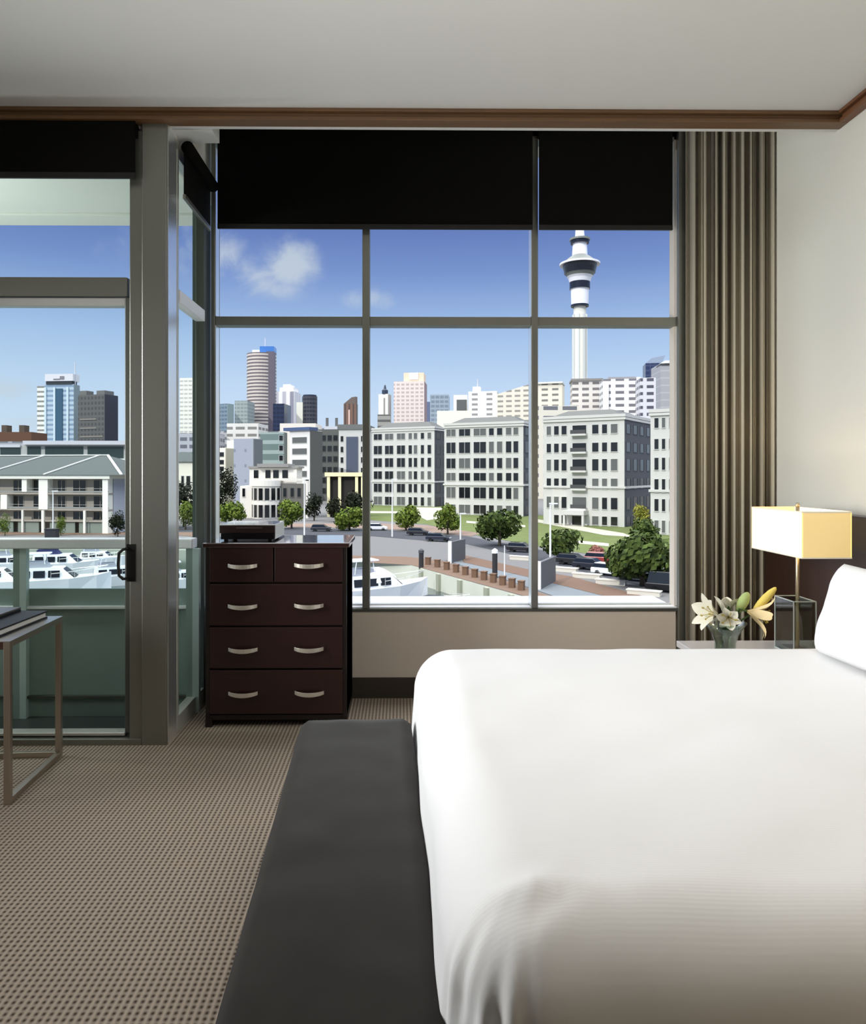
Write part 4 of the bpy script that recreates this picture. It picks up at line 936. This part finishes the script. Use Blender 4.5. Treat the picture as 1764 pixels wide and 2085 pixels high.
o, w_, d_, H = tower('apartment_building', 'grey balconied block in front of the dark glass tower', 1304, 1336, 1342, 768, 318, .15, facade_mat('grey dark balconies', (206, 204, 206), (78, 78, 90), 3.0, 4.5, (.3, .75), (.15, .8)), None, None, None, 12)
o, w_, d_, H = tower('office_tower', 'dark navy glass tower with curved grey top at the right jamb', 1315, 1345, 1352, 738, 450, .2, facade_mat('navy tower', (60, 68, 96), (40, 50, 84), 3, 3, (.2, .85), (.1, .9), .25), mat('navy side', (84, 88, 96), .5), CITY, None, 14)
k = MB().loft([[(-w_, 0, H), (1, 0, H), (1, d_, H), (-w_, d_, H)], [(-w_*.6, 0, H+3), (3, 0, H+4.5), (3, d_, H+4.5), (-w_*.6, d_, H+3)]]); k.build('curved_top', mat('curved top', (140, 152, 170), .5), o, local=True)
o, w_, d_, H = tower('office_tower', 'plain light grey tower beside the dark navy glass tower', 1346, 1400, 1410, 738, 400, .1, facade_mat('light grey panels', (172, 172, 172), (158, 158, 160), 4, 30, (.1, .9), (0, 1)), None, CITY, None, 22)
lbox(o, 'roof_band', mat('band dark', (56, 58, 58), .6), (-w_, 0, -.3, 10, H - 1.2, H - .2)); lbox(o, 'roof_slab', mat('slab white', (226, 226, 224), .7), (-w_*.85, .5, -.6, 12, H - .1, H + 1.4))
# backdrop of low city blocks so that no bare ground shows at the horizon
for i, (p0, p1, yt, Y, m) in enumerate(((-40, 262, 899, 395, 'roof mix a'), (430, 600, 878, 460, 'roof mix b'), (600, 780, 872, 500, 'roof mix c'), (1092, 1180, 826, 345, 'roof mix e'))):
    lab = ['wide grey city block behind the long glazed building', 'wide grey city block behind the round banded tower base', 'wide grey city block behind the brown tower base', 'cream city block behind the gap beside the second window bar'][i]
    tower('city_block', lab, p0, p1, p1 + 3, yt, Y, 0, facade_mat(m, ((150,152,158),(168,168,168),(160,162,162),(214,208,192))[i], (104, 106, 110), 4.5, 9, (.25, .65)), None, 'low city blocks', None, 12)

# observation tower --------------------------------------------------------------
Yt = 700.0; s = Yt / F; ct = W(1181, CY, Yt); ct.z = ZG
stw = thing('observation_tower', 'very tall white concrete observation tower with a dark ringed pod', 'tower', ct)
CON = mat('tower concrete', (226, 224, 210), .7); TW = mat('tower white', (236, 236, 240), .5); TG = mat('tower dark glass', (30, 34, 46), .2); TGR = mat('tower grey', (120, 124, 118), .5)
def Zt(py): return ZW(py, Yt) - ZG
def R(px): return px * s
MB().lathe([(R(13), 0), (R(12.5), Zt(640)), (R(12.5), Zt(622))], (0, 0, 0), 24).build('shaft', CON, stw, local=True, smooth=False)
for a_ in range(8):
    th = a_ * PI / 4 + .35; MB().box(-1.0, 1.0, -1.0, 1.0, 0, Zt(660)).build
    k = MB().box(-.9, .9, -.9, .9, 0, Zt(640)); M = Matrix.Translation((R(13.3)*math.cos(th), R(13.3)*math.sin(th), 0)) @ Matrix.Rotation(th, 4, 'Z'); k.v = [M @ p for p in k.v]
    k.build('rib', mat('rib grey white', (206, 208, 204), .7), stw, local=True)
def ring(name, m, prof): return MB().lathe([(R(r), Zt(y)) for r, y in prof], (0, 0, 0), 32).build(name, m, stw, local=True)
ring('pod_neck', TW, [(14, 624), (17, 620), (18, 590), (19, 588)])
ring('neck_ring', TG, [(18, 624), (18, 620)])
ring('lower_glass', TG, [(20.5, 588), (20.5, 574)])
ring('white_band', TW, [(21, 574), (23, 566), (26, 562)])
ring('pod_underside', TGR, [(24, 564), (30, 556), (31, 552)])
ring('main_glass', TG, [(31, 556), (33.5, 546), (34.5, 540), (34, 536)])
ring('pod_rim', TW, [(34, 538), (40.5, 539), (40.5, 535.5), (34, 534)])
ring('pod_roof', TGR, [(35, 536), (26, 527), (18, 521), (15, 519)])
ring('upper_shaft', TW, [(15.5, 521), (14, 492), (13, 490)])
ring('upper_glass', TG, [(18.5, 495), (18.5, 488)])
ring('upper_deck', TGR, [(20.5, 489), (20.5, 485), (14, 484)])
ring('mast_base', TW, [(10, 486), (8.5, 468), (8, 440)])
ring('mast', TW, [(5, 440), (4, 380), (2.5, 300), (1, 200)])

# trees ----------------------------------------------------------------------
def leafmat(name, c1, c2):
    m = bpy.data.materials.new(name); m.use_nodes = True; nt = m.node_tree; b = nt.nodes['Principled BSDF']
    g = nt.nodes.new('ShaderNodeTexCoord'); nz = nt.nodes.new('ShaderNodeTexNoise'); nz.inputs['Scale'].default_value = 1.1; nz.inputs['Detail'].default_value = 3
    nt.links.new(g.outputs['Object'], nz.inputs['Vector']); cr = nt.nodes.new('ShaderNodeValToRGB'); nt.links.new(nz.outputs['Fac'], cr.inputs[0])
    cr.color_ramp.elements[0].position = .35; cr.color_ramp.elements[0].color = lin(c1); cr.color_ramp.elements[1].position = .65; cr.color_ramp.elements[1].color = lin(c2)
    nt.links.new(cr.outputs[0], b.inputs['Base Color']); b.inputs['Roughness'].default_value = .8; b.inputs['Specular IOR Level'].default_value = .2
    return m
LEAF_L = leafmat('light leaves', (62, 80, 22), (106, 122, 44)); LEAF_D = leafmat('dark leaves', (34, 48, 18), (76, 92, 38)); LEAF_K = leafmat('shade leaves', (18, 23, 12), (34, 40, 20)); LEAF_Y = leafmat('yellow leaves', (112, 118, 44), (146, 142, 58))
BARK = mat('bark', (96, 84, 70), .9)
def tree(label, px, pybase, pytop, rpx, leaf, group, sx=1.0):
    Y = gz(pybase); s = Y / F; c = W(px, CY, Y); c.z = ZG; Ht = (pybase - pytop) * s; r_ = rpx * s
    t = thing('tree', label, 'tree', c, random.uniform(0, 6), group)
    hc = Ht * .53; rv = Ht * .56
    MB().tube([(0, 0, 0), (.05, 0, hc*.5), (0, .05, hc)], [r_*.09, r_*.07, r_*.04], 8).build('trunk', BARK, t, local=True, smooth=True)
    k = MB(); rnd = random.Random(px); blobs = []; r_ *= 1.28
    for i in range(11):
        th = rnd.uniform(0, 2*PI); ph = rnd.uniform(-.7, 1); q = math.sqrt(max(0, 1-ph*ph))
        blobs.append((Vector((.55*r_*q*math.cos(th), .55*r_*q*math.sin(th), hc + .55*rv*ph)), rnd.uniform(.38, .55)))
    blobs.append((Vector((0, 0, hc)), .7))
    for bc, f in blobs:
        n = 110
        for i in range(n):
            th = rnd.uniform(0, 2*PI); ph = rnd.uniform(-1, 1); q = math.sqrt(1-ph*ph); rr = rnd.uniform(.75, 1.05)
            d = Vector((q*math.cos(th), q*math.sin(th), ph)); p = bc + Vector((d.x*r_*f, d.y*r_*f, d.z*rv*f)) * rr
            nrm = (d + Vector((rnd.uniform(-.6,.6), rnd.uniform(-.6,.6), rnd.uniform(-.6,.6)))).normalized(); a = nrm.orthogonal().normalized(); b_ = nrm.cross(a); L = r_ * rnd.uniform(.07, .13)
            k.add([p - a*L, p + b_*L*.6, p + a*L, p - b_*L*.6], [(0, 1, 2, 3)])
    me = k.build('crown', leaf, t, local=True)
    return t
GT = 'street trees along the harbour'
tree('small light green street tree at the left edge of the city window', 472, 1072, 1024, 25, LEAF_L, GT)
tree('light green street tree right of the curved bay building', 594, 1076, 1020, 26, LEAF_L, GT)
tree('light green street tree just left of the left window bar', 712, 1080, 1028, 27, LEAF_L, GT)
tree('light green street tree in front of the lowest stone office', 827, 1080, 1030, 24, LEAF_L, GT)
tree('light green street tree at the gap between two stone offices', 912, 1088, 1028, 24, LEAF_L, GT)
tree('rounded dark green tree left of the second window bar', 1018, 1112, 1036, 38, LEAF_D, GT)
tree('dark green tree right of the second window bar beside a lamp post', 1148, 1140, 1078, 36, LEAF_D, GT)
tree('largest dark green tree overhanging the parked cars at the right jamb', 1308, 1194, 1072, 64, LEAF_D, GT)
tree('small dark tree behind the largest tree, beside the right office', 1312, 1120, 1062, 26, LEAF_D, GT)
tree('small yellow green tree in the shade between the right offices', 1305, 1084, 1030, 17, LEAF_Y, GT)
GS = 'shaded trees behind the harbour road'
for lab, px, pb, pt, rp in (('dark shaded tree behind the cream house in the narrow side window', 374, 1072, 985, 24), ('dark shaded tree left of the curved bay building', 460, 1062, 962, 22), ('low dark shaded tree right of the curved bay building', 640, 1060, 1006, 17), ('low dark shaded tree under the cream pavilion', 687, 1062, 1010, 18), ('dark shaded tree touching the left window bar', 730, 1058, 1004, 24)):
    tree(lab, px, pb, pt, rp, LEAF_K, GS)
tree('bright green tree low in the narrow side window', 378, 1078, 1024, 18, LEAF_L, GT)
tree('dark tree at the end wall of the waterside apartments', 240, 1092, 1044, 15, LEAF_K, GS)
for lab, px in (('small green shrub on the ground floor terrace at the far left', 10), ('small green shrub before the middle apartment pillar', 124)):
    tree(lab, px, 1090, 1046, 9, LEAF_L, 'terrace shrubs')
tree('pink flowering shrub behind the white parked car', 1216, 1136, 1112, 13, leafmat('pink blossom', (120, 66, 60), (176, 120, 112)), None)

# lamp posts -------------------------------------------------------------------
POLE = mat('white pole', (226, 228, 226), .5)
def lamppost(label, px, pyb, pyt):
    Y = gz(pyb); c = W(px, CY, Y); c.z = ZG; Hh = (pyb - pyt) / F * Y
    o = thing('lamp_post', label, 'lamp post', c, 0, 'white lamp posts')
    MB().tube([(0, 0, 0), (0, 0, Hh)], [.15, .1], 8).build('pole', POLE, o, local=True)
    MB().box(-.15, 1.0, -.14, .14, Hh - .05, Hh + .12).build('lamp_head', POLE, o, local=True)
lamppost('white lamp post right of the curved bay building', 620, 1092, 976)
lamppost('white lamp post in front of the lowest stone office', 799, 1093, 976)
lamppost('white lamp post between the lawn and the first grey slab wall', 938, 1102, 1046)
lamppost('white lamp post beside the second grey slab wall', 1121, 1146, 1026)
lamppost('thin white lamp post before the waterside apartments', 108, 1090, 1000)
# slab walls
def slab(label, pxw, pxc, pxr, yt, yb):
    Zc = gz(yb); a = .45; c, w_, d_ = corner(pxw, pxc, pxr, Zc, a, None); Hh = (yb - yt) / F * Zc
    o = thing('slab_wall', label, 'wall', c, -a, 'grey freestanding slab walls on the quay')
    lbox(o, 'slab', mat('slab grey', (88, 88, 92), .7), (-w_, 0, .25, d_, 0, Hh)); lbox(o, 'white_end', mat('slab white end', (228, 228, 226), .6), (-w_ - .1, 0, 0, .25, 0, Hh + .1))
slab('grey slab wall with white end on the quay, farther one', 914, 919, 948, 1104, 1147)
slab('grey slab wall with white end on the quay, nearer one by the second window bar', 1093, 1101, 1132, 1146, 1202)
# planter blocks, bollards
def pt(px, py): return G(px, py, ZG)
PB = mat('pale planter', (206, 200, 186), .85)
for lab, px, py in (('pale stone seat nearest the second slab wall', 1150, 1164), ('pale stone seat behind the dark parked cars', 1196, 1177), ('pale stone seat in front of the white car', 1245, 1190), ('pale stone seat beside the black van', 1312, 1212), ('long pale stone seat beside the second window bar', 1062, 1140)):
    p = pt(px, py); o = MB().box(-1.6, 1.6, -.45, .45, 0, .45).box(-1.7, 1.7, -.5, .5, .45, .55).build('stone_seat', PB); o.location = p; o.rotation_euler = (0, 0, -.55); tag(o, lab, 'bench', 'pale stone seats')
for i in range(11):
    u = i / 10; px, py = 872 + u * (1062 - 872), 1150 + u * (1202 - 1150)
    p = pt(px, py); o = MB().box(-.3, .3, -.3, .3, 0, .9).box(-.34, .34, -.34, .34, .9, 1.0).build('bollard', mat('timber bollard', (108, 82, 62), .85)); o.location = p + Vector((0, 0, .03)); o.rotation_euler = (0, 0, -.5)
    tag(o, 'squat brown timber bollard in the row along the quay edge', 'bollard', 'timber bollards')
# quay fender posts on the wall
for i, (u) in enumerate((.12, .3, .5, .72, .9)):
    a, b_ = Vector(Q[3]), Vector(Q[4]); p = a + (b_ - a) * u
    o = MB().box(-.35, .35, -.35, .1, -2.6, -.1).build('fender_post', mat('weathered fender', (150, 152, 134), .85), QW, local=True); o.location = (p.x, p.y, ZG); o.rotation_euler = (0, 0, math.atan2(b_.y-a.y, b_.x-a.x))
for lab, px, py, hh in (('dark mooring pile with pale cap near the small boat', 1008, 1215, 5.6), ('dark mooring pile with grey cap beside the white motor yacht', 858, 1190, 4.6)):
    p = G(px, py, ZG - 2.2); o = thing('mooring_pile', lab, 'post', p); MB().tube([(0, 0, -1), (0, 0, hh - .5)], .32, 10).build('pile', mat('pile dark', (42, 40, 42), .8), o, local=True)
    MB().lathe([(.36, 0), (.36, .35), (.08, .55)], (0, 0, hh - .5), 10).build('cap', SILLW if px > 900 else mat('pile cap grey', (70, 70, 72), .7), o, local=True)

# cars ---------------------------------------------------------------------------
TYRE = mat('tyre', (16, 16, 17), .8); CGL = mat('car glass', (24, 30, 38), .12)
def car(label, px, py, rz, col, name, van=False):
    o = thing('van' if van else 'car', label, 'van' if van else 'car', pt(px, py), rz, 'parked cars on the harbour road')
    m = mat('car paint ' + name, col, .3, .1, coat=.5)
    L, Wd, Hh = (4.9, 1.95, 2.1) if van else (4.4, 1.8, 1.45); b0 = .32
    prof = [(-L/2, .45), (-L/2, .82), (-L/2+.1, .95), (L/2-.9, .95), (L/2-.1, .78), (L/2, .5), (L/2-.05, b0), (-L/2+.05, b0)]
    k = MB(); k.loft([[(x, y, z) for x, z in prof] for y in (-Wd/2, Wd/2)]); k.build('body', m, o, local=True, bevel=.06)
    cab = [(-L/2+.15, .93), (-L/2+.4, Hh), (.55 if not van else 1.3, Hh), (1.25 if not van else 2.0, .93)]
    k = MB(); k.loft([[(x, y*(.86 if z > 1 else 1), z) for x, z in cab] for y in (-Wd/2+.06, Wd/2-.06)]); k.build('cabin', CGL, o, local=True, bevel=.04)
    k = MB().box(-L/2+.42, (.52 if not van else 1.25), -Wd*.4, Wd*.4, Hh-.03, Hh+.04); k.build('roof', m, o, local=True, bevel=.03)
    for x in (-L*.3, L*.31):
        for y in (-Wd/2, Wd/2-.2):
            k = MB().tube([(x, y, .33), (x, y+.2, .33)], .33, 14); wh = k.build('wheel', TYRE, o, local=True)
    k = MB().box(L/2-.08, L/2+.01, -Wd*.42, -Wd*.25, .58, .72).box(L/2-.08, L/2+.01, Wd*.25, Wd*.42, .58, .72); k.build('headlight', SILLW, o, local=True)
car('white car parked facing right beneath the largest tree', 1244, 1172, -.72, (236, 238, 240), 'white')
car('dark navy car parked behind the white car', 1204, 1160, -.65, (26, 30, 44), 'navy')
car('black car parked nearest the second slab wall', 1168, 1150, -.6, (18, 18, 22), 'black')
car('red and white car on the road above the white car', 1224, 1147, -.5, (150, 60, 56), 'red')
car('large black van at the bottom right beside the window jamb', 1368, 1206, -.6, (14, 15, 20), 'vanblack', True)
car('black estate car between the white car and the black van', 1296, 1182, -.6, (20, 20, 24), 'blackb')
car('silver white car beside the left window bar', 768, 1080, -.05, (228, 228, 230), 'silver')
car('dark car parked on the road right of the left window bar', 852, 1090, -.2, (34, 34, 42), 'slate')
car('dark blue car parked behind the farther slab wall', 893, 1102, -.25, (30, 34, 52), 'blue')
car('black car by the rounded dark green tree', 1062, 1124, -.45, (20, 22, 28), 'blackc')
car('dark grey car above the dresser corner', 655, 1082, -.05, (48, 50, 56), 'dgrey')

# boats ---------------------------------------------------------------------------
ZWT = ZG - 2.2
HUL = mat('boat white', (240, 241, 244), .3, coat=.4); BWIN = mat('boat window', (22, 24, 30), .15); BNAV = mat('navy canvas', (38, 44, 92), .8); BGR = mat('boat grey', (150, 154, 164), .5)
def boat(label, px, py, rz, L, name='motor_yacht', hull=None, cover=None, cabin=True, mast=0.0, group='moored motor boats'):
    p = G(px, py, ZWT); o = thing(name, label, 'boat', (p.x, p.y, ZWT), rz, group); B_ = L * .3; fb = L * .13
    st_ = [(-.5, .82, 0), (-.2, 1, .0), (.15, .95, .03), (.38, .55, .08), (.5, .02, .14)]
    rings = []
    for u, w_, up in st_:
        x = u * L; hw = B_/2 * w_
        rings.append([(x, -hw*.7, -.5), (x, -hw, fb + up*L*.35), (x, hw, fb + up*L*.35), (x, hw*.7, -.5)])
    MB().loft(rings).build('hull', hull or HUL, o, local=True, smooth=False)
    if cabin:
        cz = fb; ch = L * .11
        k = MB().loft([[(-.32*L, -B_*.38, cz), (.2*L, -B_*.34, cz), (.2*L, B_*.34, cz), (-.32*L, B_*.38, cz)], [(-.3*L, -B_*.33, cz+ch), (.08*L, -B_*.28, cz+ch), (.08*L, B_*.28, cz+ch), (-.3*L, B_*.33, cz+ch)]]); cb_ = k.build('cabin', HUL, o, local=True)
        for i in range(3):
            x0_ = -.28*L + i*.125*L
            for sgn in (-1, 1):
                k = MB(); ya, yb2 = sgn*B_*.376, sgn*B_*.342
                k.add([(x0_, ya+sgn*.05, cz+ch*.2), (x0_+.1*L, ya+sgn*.05, cz+ch*.2), (x0_+.1*L, yb2+sgn*.05, cz+ch*.78), (x0_, yb2+sgn*.05, cz+ch*.78)], [(0, 1, 2, 3)]); k.build('window', BWIN, cb_, local=True)
        k = MB().add([(.2*L+.03, -B_*.3, cz+ch*.12), (.2*L+.03, B_*.3, cz+ch*.12), (.09*L+.06, B_*.26, cz+ch*.92), (.09*L+.06, -B_*.26, cz+ch*.92)], [(0, 1, 2, 3)]); k.build('windscreen', BWIN, cb_, local=True)
        k = MB().loft([[(-.28*L, -B_*.26, cz+ch), (-.02*L, -B_*.22, cz+ch), (-.02*L, B_*.22, cz+ch), (-.28*L, B_*.26, cz+ch)], [(-.27*L, -B_*.24, cz+ch*1.5), (-.08*L, -B_*.2, cz+ch*1.5), (-.08*L, B_*.2, cz+ch*1.5), (-.27*L, B_*.24, cz+ch*1.5)]]); k.build('flybridge', BGR if not cover else cover, o, local=True)
        k = MB()
        for sgn in (-1, 1):
            k.bar((-.26*L, sgn*B_*.24, cz+ch), (-.24*L, sgn*B_*.24, cz+ch*2.1), .08, .08); k.bar((-.06*L, sgn*B_*.2, cz+ch), (-.08*L, sgn*B_*.2, cz+ch*2.1), .08, .08)
        k.box(-.29*L, -.03*L, -B_*.26, B_*.26, cz+ch*2.1, cz+ch*2.2); k.build('canopy', cover or HUL, o, local=True)
    k = MB()
    for sgn in (-1, 1):
        k.tube([(.0, sgn*B_*.44, fb+L*.06), (.2*L, sgn*B_*.4, fb+L*.075), (.47*L, sgn*B_*.04, fb+L*.11)], .035, 5)
        for u, w_ in ((.0, .46), (.2, .41), (.35, .24)): k.tube([(u*L, sgn*B_*w_, fb), (u*L, sgn*B_*w_, fb+L*.085)], .03, 5)
    k.build('bow_rail', ALU_L, o, local=True)
    if mast: MB().tube([(-.1*L, 0, fb), (-.1*L, 0, mast)], [.09, .05], 6).build('mast', POLE, o, local=True)
    return o
boat('white motor yacht with dark side windows beyond the balcony rail', 110, 1206, .25, 13)
boat('motor yacht with navy canvas behind the yacht with dark side windows', 128, 1168, .15, 12, cover=BNAV)
boat('white motor yacht at the left edge beside the balcony post', -8, 1200, .3, 11)
boat('small white yacht behind the balcony post', 26, 1164, .2, 10)
boat('white yacht nearest the door handle', 246, 1190, .5, 10, cover=None)
boat('white boat seen through the narrow side window', 372, 1196, .4, 9)
boat('small white cruiser at the far quay beyond the door handle', 205, 1150, .1, 9)
big = boat('large white motor yacht with tall mast below the left city pane', 770, 1224, .5, 13, mast=9.5)
k = MB(); rings = []
for i in range(9):
    u = i / 8; rr = math.sin(PI * min(.97, max(.06, u))) ** .6
    rings.append([(-3.4 + u * 5.6, (1.5 * rr) * math.cos(2*PI*q/14), 2.2 + 1.7 * rr * math.sin(2*PI*q/14) + .25 * noise.noise((u*5, q*.9, 2))) for q in range(14)])
k.loft(rings); k.build('canvas_cover', mat('white canvas', (236, 236, 232), .8, bump=.4, noise_scale=2), big, local=True)
boat('dark navy inflatable launch beside the large white yacht', 912, 1232, -.6, 6, 'launch', BNAV if False else mat('navy rubber', (28, 32, 46), .5), None, False)
boat('small white sailing boat with slim masts at the quay wall', 1040, 1232, -.5, 7, 'sailing_boat', None, None, False, mast=6.5)
o = MB().box(-1, 1, -.8, .8, 0, 1.7).box(-1.1, 1.1, -.9, .9, 1.7, 1.8).build('utility_box', mat('black box', (34, 34, 42), .6)); o.location = pt(106, 1096); tag(o, 'black utility box on the far quay beneath the apartments', 'box')

# ================================================================== SKY AND LIGHT
world = bpy.data.worlds.new('sky'); bpy.context.scene.world = world; world.use_nodes = True
nt = world.node_tree; bg = nt.nodes['Background']
tc = nt.nodes.new('ShaderNodeTexCoord'); sp = nt.nodes.new('ShaderNodeSeparateXYZ'); nt.links.new(tc.outputs['Generated'], sp.inputs[0])
cr = nt.nodes.new('ShaderNodeValToRGB'); nt.links.new(mth(nt, 'MULTIPLY_ADD', sp.outputs[2], .5, .5), cr.inputs[0])
R_ = cr.color_ramp
def sz(e): return .5 + .5 * e
stops = [(-.3, (120, 116, 108)), (-.01, (176, 184, 190)), (.0, (206, 228, 250)), (.05, (210, 229, 251)), (.115, (197, 220, 248)), (.175, (172, 201, 240)), (.21, (154, 183, 228)), (.26, (124, 152, 210)), (.31, (104, 130, 192)), (.45, (130, 150, 196)), (.7, (236, 240, 248)), (1.0, (250, 250, 252))]
R_.elements[0].position = sz(stops[0][0]); R_.elements[0].color = lin(stops[0][1])
R_.elements[1].position = sz(stops[-1][0]); R_.elements[1].color = lin(stops[-1][1])
for e, c in stops[1:-1]:
    el = R_.elements.new(sz(e)); el.color = lin(c)
col = cr.outputs[0]
# clouds: soft noise inside a few patches of sky (directions in the world)
nz = nt.nodes.new('ShaderNodeTexNoise'); nz.inputs['Scale'].default_value = 17; nz.inputs['Detail'].default_value = 7; nz.inputs['Roughness'].default_value = .58; nz.inputs['Distortion'].default_value = .4
nt.links.new(tc.outputs['Generated'], nz.inputs['Vector'])
tot = None
for px, py, rx, ry, amp in ((588, 535, 62, 48, 1.0), (515, 560, 66, 44, .85), (560, 585, 90, 28, .55), (455, 520, 42, 60, .9), (480, 590, 60, 40, .3), (375, 500, 40, 70, .7), (715, 605, 30, 24, .8), (770, 608, 34, 22, .8), (235, 500, 60, 55, .45), (15, 790, 70, 26, .8), (20, 860, 130, 34, .6), (210, 850, 60, 30, .3)):
    d0 = ray(px, py).normalized(); e1 = Vector((d0.y, -d0.x, 0)).normalized(); e2 = e1.cross(d0).normalized()
    def dotv(v):
        n = nt.nodes.new('ShaderNodeVectorMath'); n.operation = 'DOT_PRODUCT'; nt.links.new(tc.outputs['Generated'], n.inputs[0]); n.inputs[1].default_value = v; return n.outputs['Value']
    a = mth(nt, 'DIVIDE', dotv(e1), rx / F); b2 = mth(nt, 'DIVIDE', dotv(e2), ry / F)
    q = mth(nt, 'ADD', mth(nt, 'MULTIPLY', a, a), mth(nt, 'MULTIPLY', b2, b2))
    fr_ = mth(nt, 'GREATER_THAN', dotv(d0), .5)
    g_ = mth(nt, 'MULTIPLY', mth(nt, 'MULTIPLY', mth(nt, 'POWER', 2.718, mth(nt, 'MULTIPLY', q, -.9)), amp), fr_)
    tot = g_ if tot is None else mth(nt, 'MAXIMUM', tot, g_)
mr = nt.nodes.new('ShaderNodeMapRange'); mr.inputs[1].default_value = .22; mr.inputs[2].default_value = 1.15; mr.inputs[3].default_value = 0; mr.inputs[4].default_value = .8; mr.interpolation_type = 'SMOOTHSTEP'
nt.links.new(mth(nt, 'ADD', mth(nt, 'MULTIPLY', tot, .95), mth(nt, 'MULTIPLY', mth(nt, 'SUBTRACT', nz.outputs['Fac'], .5), mth(nt, 'MULTIPLY', mth(nt, 'POWER', tot, .6), 2.6))), mr.inputs[0])
col = mixc(nt, mr.outputs[0], col, lin((206, 216, 226)))
nt.links.new(col, bg.inputs[0])
mr2 = nt.nodes.new('ShaderNodeMapRange'); mr2.inputs[1].default_value = .45; mr2.inputs[2].default_value = .75; mr2.inputs[3].default_value = 1.0; mr2.inputs[4].default_value = 4.6; mr2.interpolation_type = 'SMOOTHSTEP'
nt.links.new(sp.outputs[2], mr2.inputs[0]); nt.links.new(mr2.outputs[0], bg.inputs[1])

def light(name, typ, loc, energy, color=(1,1,1), rot=None, target=None, **kw):
    l = bpy.data.lights.new(name, typ); l.energy = energy; l.color = color
    for k_, v_ in kw.items(): setattr(l, k_, v_)
    o = bpy.data.objects.new(name, l); C.objects.link(o); o.location = loc
    if target is not None: o.rotation_euler = (Vector(target) - Vector(loc)).to_track_quat('-Z', 'Y').to_euler()
    return o
light('sun', 'SUN', (0, 0, 30), 2.5, (1.0, .96, .90), target=Vector((0, 0, 30)) + Vector((.54, .62, -.58)), angle=.01)
# unseen fill lights added to brighten the bed and the middle of the room
light('bed_fill', 'AREA', (1.0, 2.05, ZC - .06), 10, (1.0, .99, .98), target=(1.0, 2.15, 0), shape='RECTANGLE', size=1.8, size_y=1.1, spread=math.radians(120))
light('room_fill', 'AREA', (-1.8, 1.3, ZC - .06), 5, (1.0, .98, .95), target=(-1.8, 1.5, 0), shape='RECTANGLE', size=1.4, size_y=1.4, spread=math.radians(120))
light('ceiling_fill', 'AREA', (.2, 1.3, 2.3), 15.5, (1.0, .985, .96), target=(.2, 1.3, 4), shape='DISK', size=.7)  # unseen fill added to lift the ceiling and its bounce
light('right_wall_fill', 'AREA', (-3.2, 2.3, 1.75), 42, (.97, .99, 1.0), target=(2.2, 2.7, 1.45), shape='RECTANGLE', size=1.2, size_y=1.5, spread=math.radians(84))  # added fill standing in for window light on the right wall
light('near_bedside_fill', 'POINT', (1.85, .45, 1.1), 9, (1.0, .8, .52), shadow_soft_size=.08)  # unseen bulb added to brighten the right wall beside the bed
light('balcony_fill', 'AREA', (-3.6, 3.86, 1.9), 36, (.97, 1.0, .98), target=(-2.6, 4.3, 2.2), shape='DISK', size=.3)  # unseen fill added to brighten the balcony soffit and handrail
light('bulb_light', 'POINT', (lmx, lmy, (lz0+lz1)/2), 17, (1.0, .79, .5), shadow_soft_size=.03)

# ================================================================== CAMERA
cam = bpy.data.cameras.new('camera'); co = bpy.data.objects.new('camera', cam); C.objects.link(co)
co.location = CAM; co.rotation_euler = (PI/2, 0, YAW)
cam.sensor_fit = 'VERTICAL'; cam.sensor_height = 24.0; cam.lens = F / 2085 * 24.0
cam.shift_x = (882 - CX) / 2085; cam.shift_y = -(1042.5 - CY) / 2085
cam.clip_start = .05; cam.clip_end = 5000
sc = bpy.context.scene; sc.camera = co
sc.view_settings.view_transform = 'Standard'; sc.view_settings.look = 'None'
sc.cycles.use_denoising = True; sc.cycles.max_bounces = 10; sc.cycles.transparent_max_bounces = 24
sc.cycles.sample_clamp_indirect = 6
